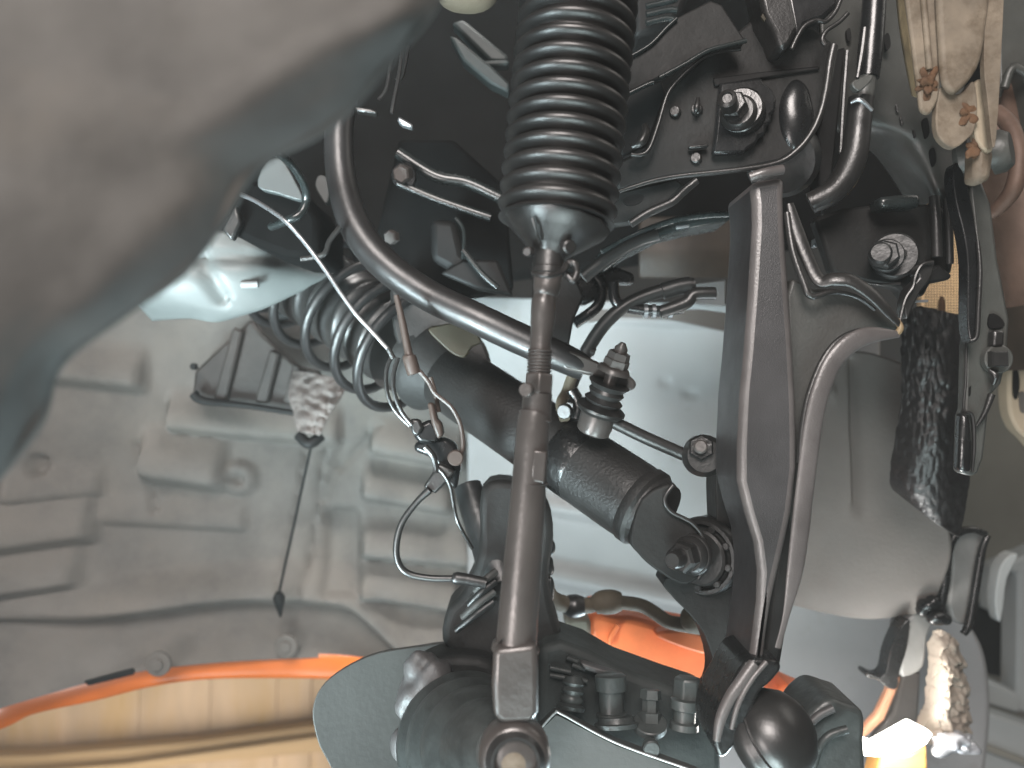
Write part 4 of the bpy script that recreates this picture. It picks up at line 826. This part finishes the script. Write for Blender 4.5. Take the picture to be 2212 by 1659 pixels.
# ------------------------------------------------------------------ heat shield and exhaust
hs = thing('heat_shield', 'dirty tan aluminium heat shield with rust spots in the top corner', 'heat shield', (2060, 315, .50))
sheet('outer_strip', [[(1938, -60, .520), (1958, -60, .510)], [(1946, 40, .520), (1968, 40, .508)], [(1962, 140, .520), (1982, 140, .508)], [(1976, 205, .520), (1992, 212, .510)]], mat('shield_edge', (.17, .13, .075), .7, bump=.6, var=.35, vscale=50), .004, hs, ru=4, rv=6)
prism('left_panel', smooth_poly([(1958, -60), (2034, -60), (2034, 60), (2034, 150), (2030, 200), (2026, 219), (2014, 240), (2003, 246), (1990, 236), (1985, 205), (1972, 100)], 3), alu, .004, hs, d=.506, bevel=.0015)
tube('pressed_rib', [(1990, -50, .505), (2000, 60, .505), (2008, 150, .505)], alu, hs, r=7, n=10)
prism('cup', smooth_poly([(2034, -60), (2136, -60), (2132, 60), (2120, 130), (2100, 168), (2078, 192), (2062, 201), (2048, 192), (2038, 170), (2032, 100)], 3), alu, .006, hs, d=.500, bevel=.003, segs=4)
prism('lower_cup', smooth_poly([(2030, 190), (2050, 195), (2066, 203), (2084, 195), (2104, 175), (2112, 230), (2106, 280), (2090, 300), (2066, 318), (2045, 313), (2026, 290), (2022, 250)], 3), alu, .006, hs, d=.507, bevel=.002, segs=3)
prism('side_blade', smooth_poly([(2136, -60), (2168, -60), (2164, 100), (2156, 250), (2150, 312), (2143, 308), (2134, 220), (2126, 130)], 3), alu, .005, hs, d=.502, bevel=.002, segs=3)
prism('lower_blade', smooth_poly([(2096, 200), (2124, 170), (2138, 250), (2148, 300), (2140, 330), (2110, 300)], 3), mat('shield_pale_tan', (.26, .215, .155), .65, bump=.4, var=.25), .008, hs, d=.512, bevel=.003)  # paler tan than the other shield panels
prism('end_block', [(2108, 318), (2142, 300), (2150, 335), (2142, 392), (2106, 392), (2108, 345)], alu, .016, hs, d=.515, bevel=.004)
for (x, y, r_, dd_) in ((2004, 182, 20, .506), (2088, 246, 18, .508), (2106, 320, 15, .515)):
    lump('rust_crust', P(x, y, dd_), M(r_, .5), M(r_ * .45, .5), M(r_ * 1.3, .5), rust, hs, amp=.9, freq=170, seed=x * 3, seg=40, rings=30)
ex = thing('exhaust_pipe', 'rusty brown exhaust pipe bend at the right edge', 'exhaust', (2180, 480, .66))
tube('ring', [(2150, 240, .66, 16), (2180, 270, .65, 18), (2200, 330, .64, 18), (2192, 400, .64, 18), (2166, 440, .65, 16), (2140, 462, .66, 14)], pipe_m, ex, n=20)
tube('pipe', [(2130, 200, .72, 60), (2170, 330, .72, 66), (2210, 480, .72, 74), (2260, 640, .72, 80)], pipe_m, ex, n=32)
sd = tag(prism('sill_panel', smooth_poly([(2155, -60), (2320, -60), (2320, 330), (2240, 300), (2212, 170), (2186, 140), (2164, 210), (2158, 100)], 3), stm, .02, d=.68, bevel=.006), 'grey sill panel at the top right corner', 'sill')
tube('fold', [(2170, 190, .672), (2186, 148, .670), (2215, 160, .670), (2250, 200, .672)], stm, sd, r=9, n=10)
flr = tag(prism('dark_tunnel', [(2060, 380), (2400, 380), (2400, 800), (2140, 800), (2120, 560)], mat('tunnel_brown', (.06, .04, .028), .7, var=.3), .02, d=.84, bevel=0), 'dim brown tunnel wall behind the exhaust pipe', 'tunnel')

# ------------------------------------------------------------------ hanger loop, hook bracket, work lamp, cloth
hg = thing('hanger_loop', 'black looped hanger strap above the crumpled cloth', 'hanger', (2080, 1350, .80))
prism('strap', smooth_poly([(2052, 1170), (2070, 1148), (2100, 1142), (2134, 1152), (2132, 1180), (2118, 1240), (2104, 1310), (2090, 1350), (2060, 1340), (2050, 1300), (2056, 1230)], 3), mat('loop_grey', (.16, .16, .155), .4, bump=.3, var=.2), .010, hg, d=.81, bevel=.003)
tube('outer_edge', [(2030, 1320, .80, 9), (2040, 1260, .80, 11), (2048, 1190, .80, 10), (2066, 1154, .80, 9), (2100, 1144, .80, 8), (2130, 1154, .80, 7)], gloss, hg, n=12)
tube('inner_edge', [(2134, 1156, .80, 6), (2122, 1185, .80, 8), (2112, 1240, .80, 9), (2102, 1300, .80, 9), (2092, 1350, .80, 9), (2080, 1370, .80, 7)], gloss, hg, n=12)
prism('side_plate', [(2008, 1300), (2030, 1270), (2050, 1180), (2056, 1190), (2050, 1310), (2046, 1340)], gloss, .03, hg, d=.82, bevel=.003)
h2 = tag(prism('second_hanger', smooth_poly([(2150, 1300), (2160, 1230), (2182, 1200), (2200, 1200), (2176, 1250), (2168, 1310), (2160, 1345)], 3), postm, .02, d=1.0, bevel=.004), 'pale strap end beside the lift post', 'strap')
hk = thing('hook_bracket', 'black bracket with a pointed hook beside the crumpled cloth', 'bracket', (1930, 1480, .80))
prism('hook', smooth_poly([(1874, 1452), (1898, 1462), (1914, 1452), (1922, 1412), (1934, 1380), (1950, 1350), (1966, 1340), (1960, 1400), (1944, 1450), (1938, 1486), (1920, 1488), (1898, 1470), (1874, 1464)], 3), gloss, .02, hk, d=.80, bevel=.003)
prism('body', smooth_poly([(1950, 1360), (1975, 1326), (2005, 1316), (2020, 1340), (2004, 1375), (1996, 1440), (1960, 1462), (1944, 1450)], 3), MATS['loop_grey'], .03, hk, d=.81, bevel=.005)
lump('top_knot', P(2010, 1310, .80), .012, .010, .012, gloss2, hk, amp=.4, freq=60)
lump('top_knot', P(2030, 1335, .79), .010, .008, .007, gloss2, hk, amp=.4, freq=60)
def crease(x, y):
    q = Vector((x / 30, y / 42, 9))
    return .014 * (.5 - abs(noise.noise(q))) + .007 * (.5 - abs(noise.noise(q * 2.3))) + .003 * noise.noise(q * 5)
cth = tag(sheet('crumpled_cloth', [[(2004, 1372, .815), (2028, 1358, .80), (2058, 1378, .815)], [(1998, 1425, .82), (2036, 1418, .79), (2078, 1432, .82)], [(1994, 1495, .82), (2040, 1490, .785), (2088, 1498, .82)],
                                   [(1972, 1556, .82), (2030, 1552, .79), (2088, 1566, .82)], [(1985, 1598, .825), (2034, 1606, .80), (2078, 1602, .825)]], cloth, .002, ru=26, rv=22, disp=crease), 'crumpled cream cloth bundle lit by the work lamp', 'cloth')
tag(lump('foil_scrap', P(2060, 1602, .78), .020, .014, .010, foil, amp=.7, freq=50, seg=70, rings=50), 'scrunched silver foil below the cream cloth', 'foil')
pst = tag(prism('orange_edge_strip', [(1930, 1457), (1948, 1463), (1936, 1500), (1912, 1556), (1880, 1586), (1860, 1600), (1864, 1578), (1894, 1545), (1918, 1495)], mat('lit_orange_paint', (.85, .42, .25), .5, var=.06), .012, d=.86, bevel=.003), 'orange strip of body edge beside the lamp, coloured pale as if lamplit', 'body edge')  # orange body paint made paler to imitate bright lamp light on it
gst = tag(prism('grey_strut', [(1950, 1455), (1990, 1450), (1985, 1560), (1890, 1612), (1885, 1600), (1930, 1540)], brownpanel, .012, d=.87, bevel=.003), 'grey brown plate behind the crumpled cloth', 'plate')
wl = thing('work_lamp', 'glaring white work lamp with amber body at the bottom right', 'work lamp', (1950, 1650, .77))
prism('lens', [(1852, 1632), (1858, 1594), (1887, 1608), (1969, 1562), (2016, 1586), (2003, 1608), (1969, 1627), (1894, 1636)], lampm, .012, wl, d=.765, bevel=.002)
prism('body', [(1905, 1632), (1965, 1628), (2004, 1608), (2008, 1700), (1890, 1700)], yellow, .03, wl, d=.775, bevel=.004)
pl_ = bpy.data.lights.new('work_lamp_glow', 'POINT'); pl_.energy = 1.5; pl_.color = (1, .97, .92); pl_.shadow_soft_size = .02
po = bpy.data.objects.new('work_lamp_glow', pl_); SC.collection.objects.link(po); po.location = P(1935, 1610, .75); 

# ------------------------------------------------------------------ added haze, imitates the milky lens veil
hz = bpy.data.materials.new('lens_veil_haze'); hz.use_nodes = True
hn = hz.node_tree; hn.nodes.clear()
ho_ = hn.nodes.new('ShaderNodeOutputMaterial'); hv = hn.nodes.new('ShaderNodeVolumePrincipled')
hv.inputs['Color'].default_value = (.93, .97, .96, 1); hv.inputs['Density'].default_value = .020; hv.inputs['Anisotropy'].default_value = 0
hn.links.new(hv.outputs[0], ho_.inputs['Volume'])
x0, x1, y0, y1, z0, z1 = -2.6, 2.6, -1.3, 3.0, -2.2, 2.6
raw('haze', [(x, y, z) for x in (x0, x1) for y in (y0, y1) for z in (z0, z1)], [(0, 1, 3, 2), (4, 6, 7, 5), (0, 4, 5, 1), (2, 3, 7, 6), (0, 2, 6, 4), (1, 5, 7, 3)], hz, smooth=False)['kind'] = 'stuff'
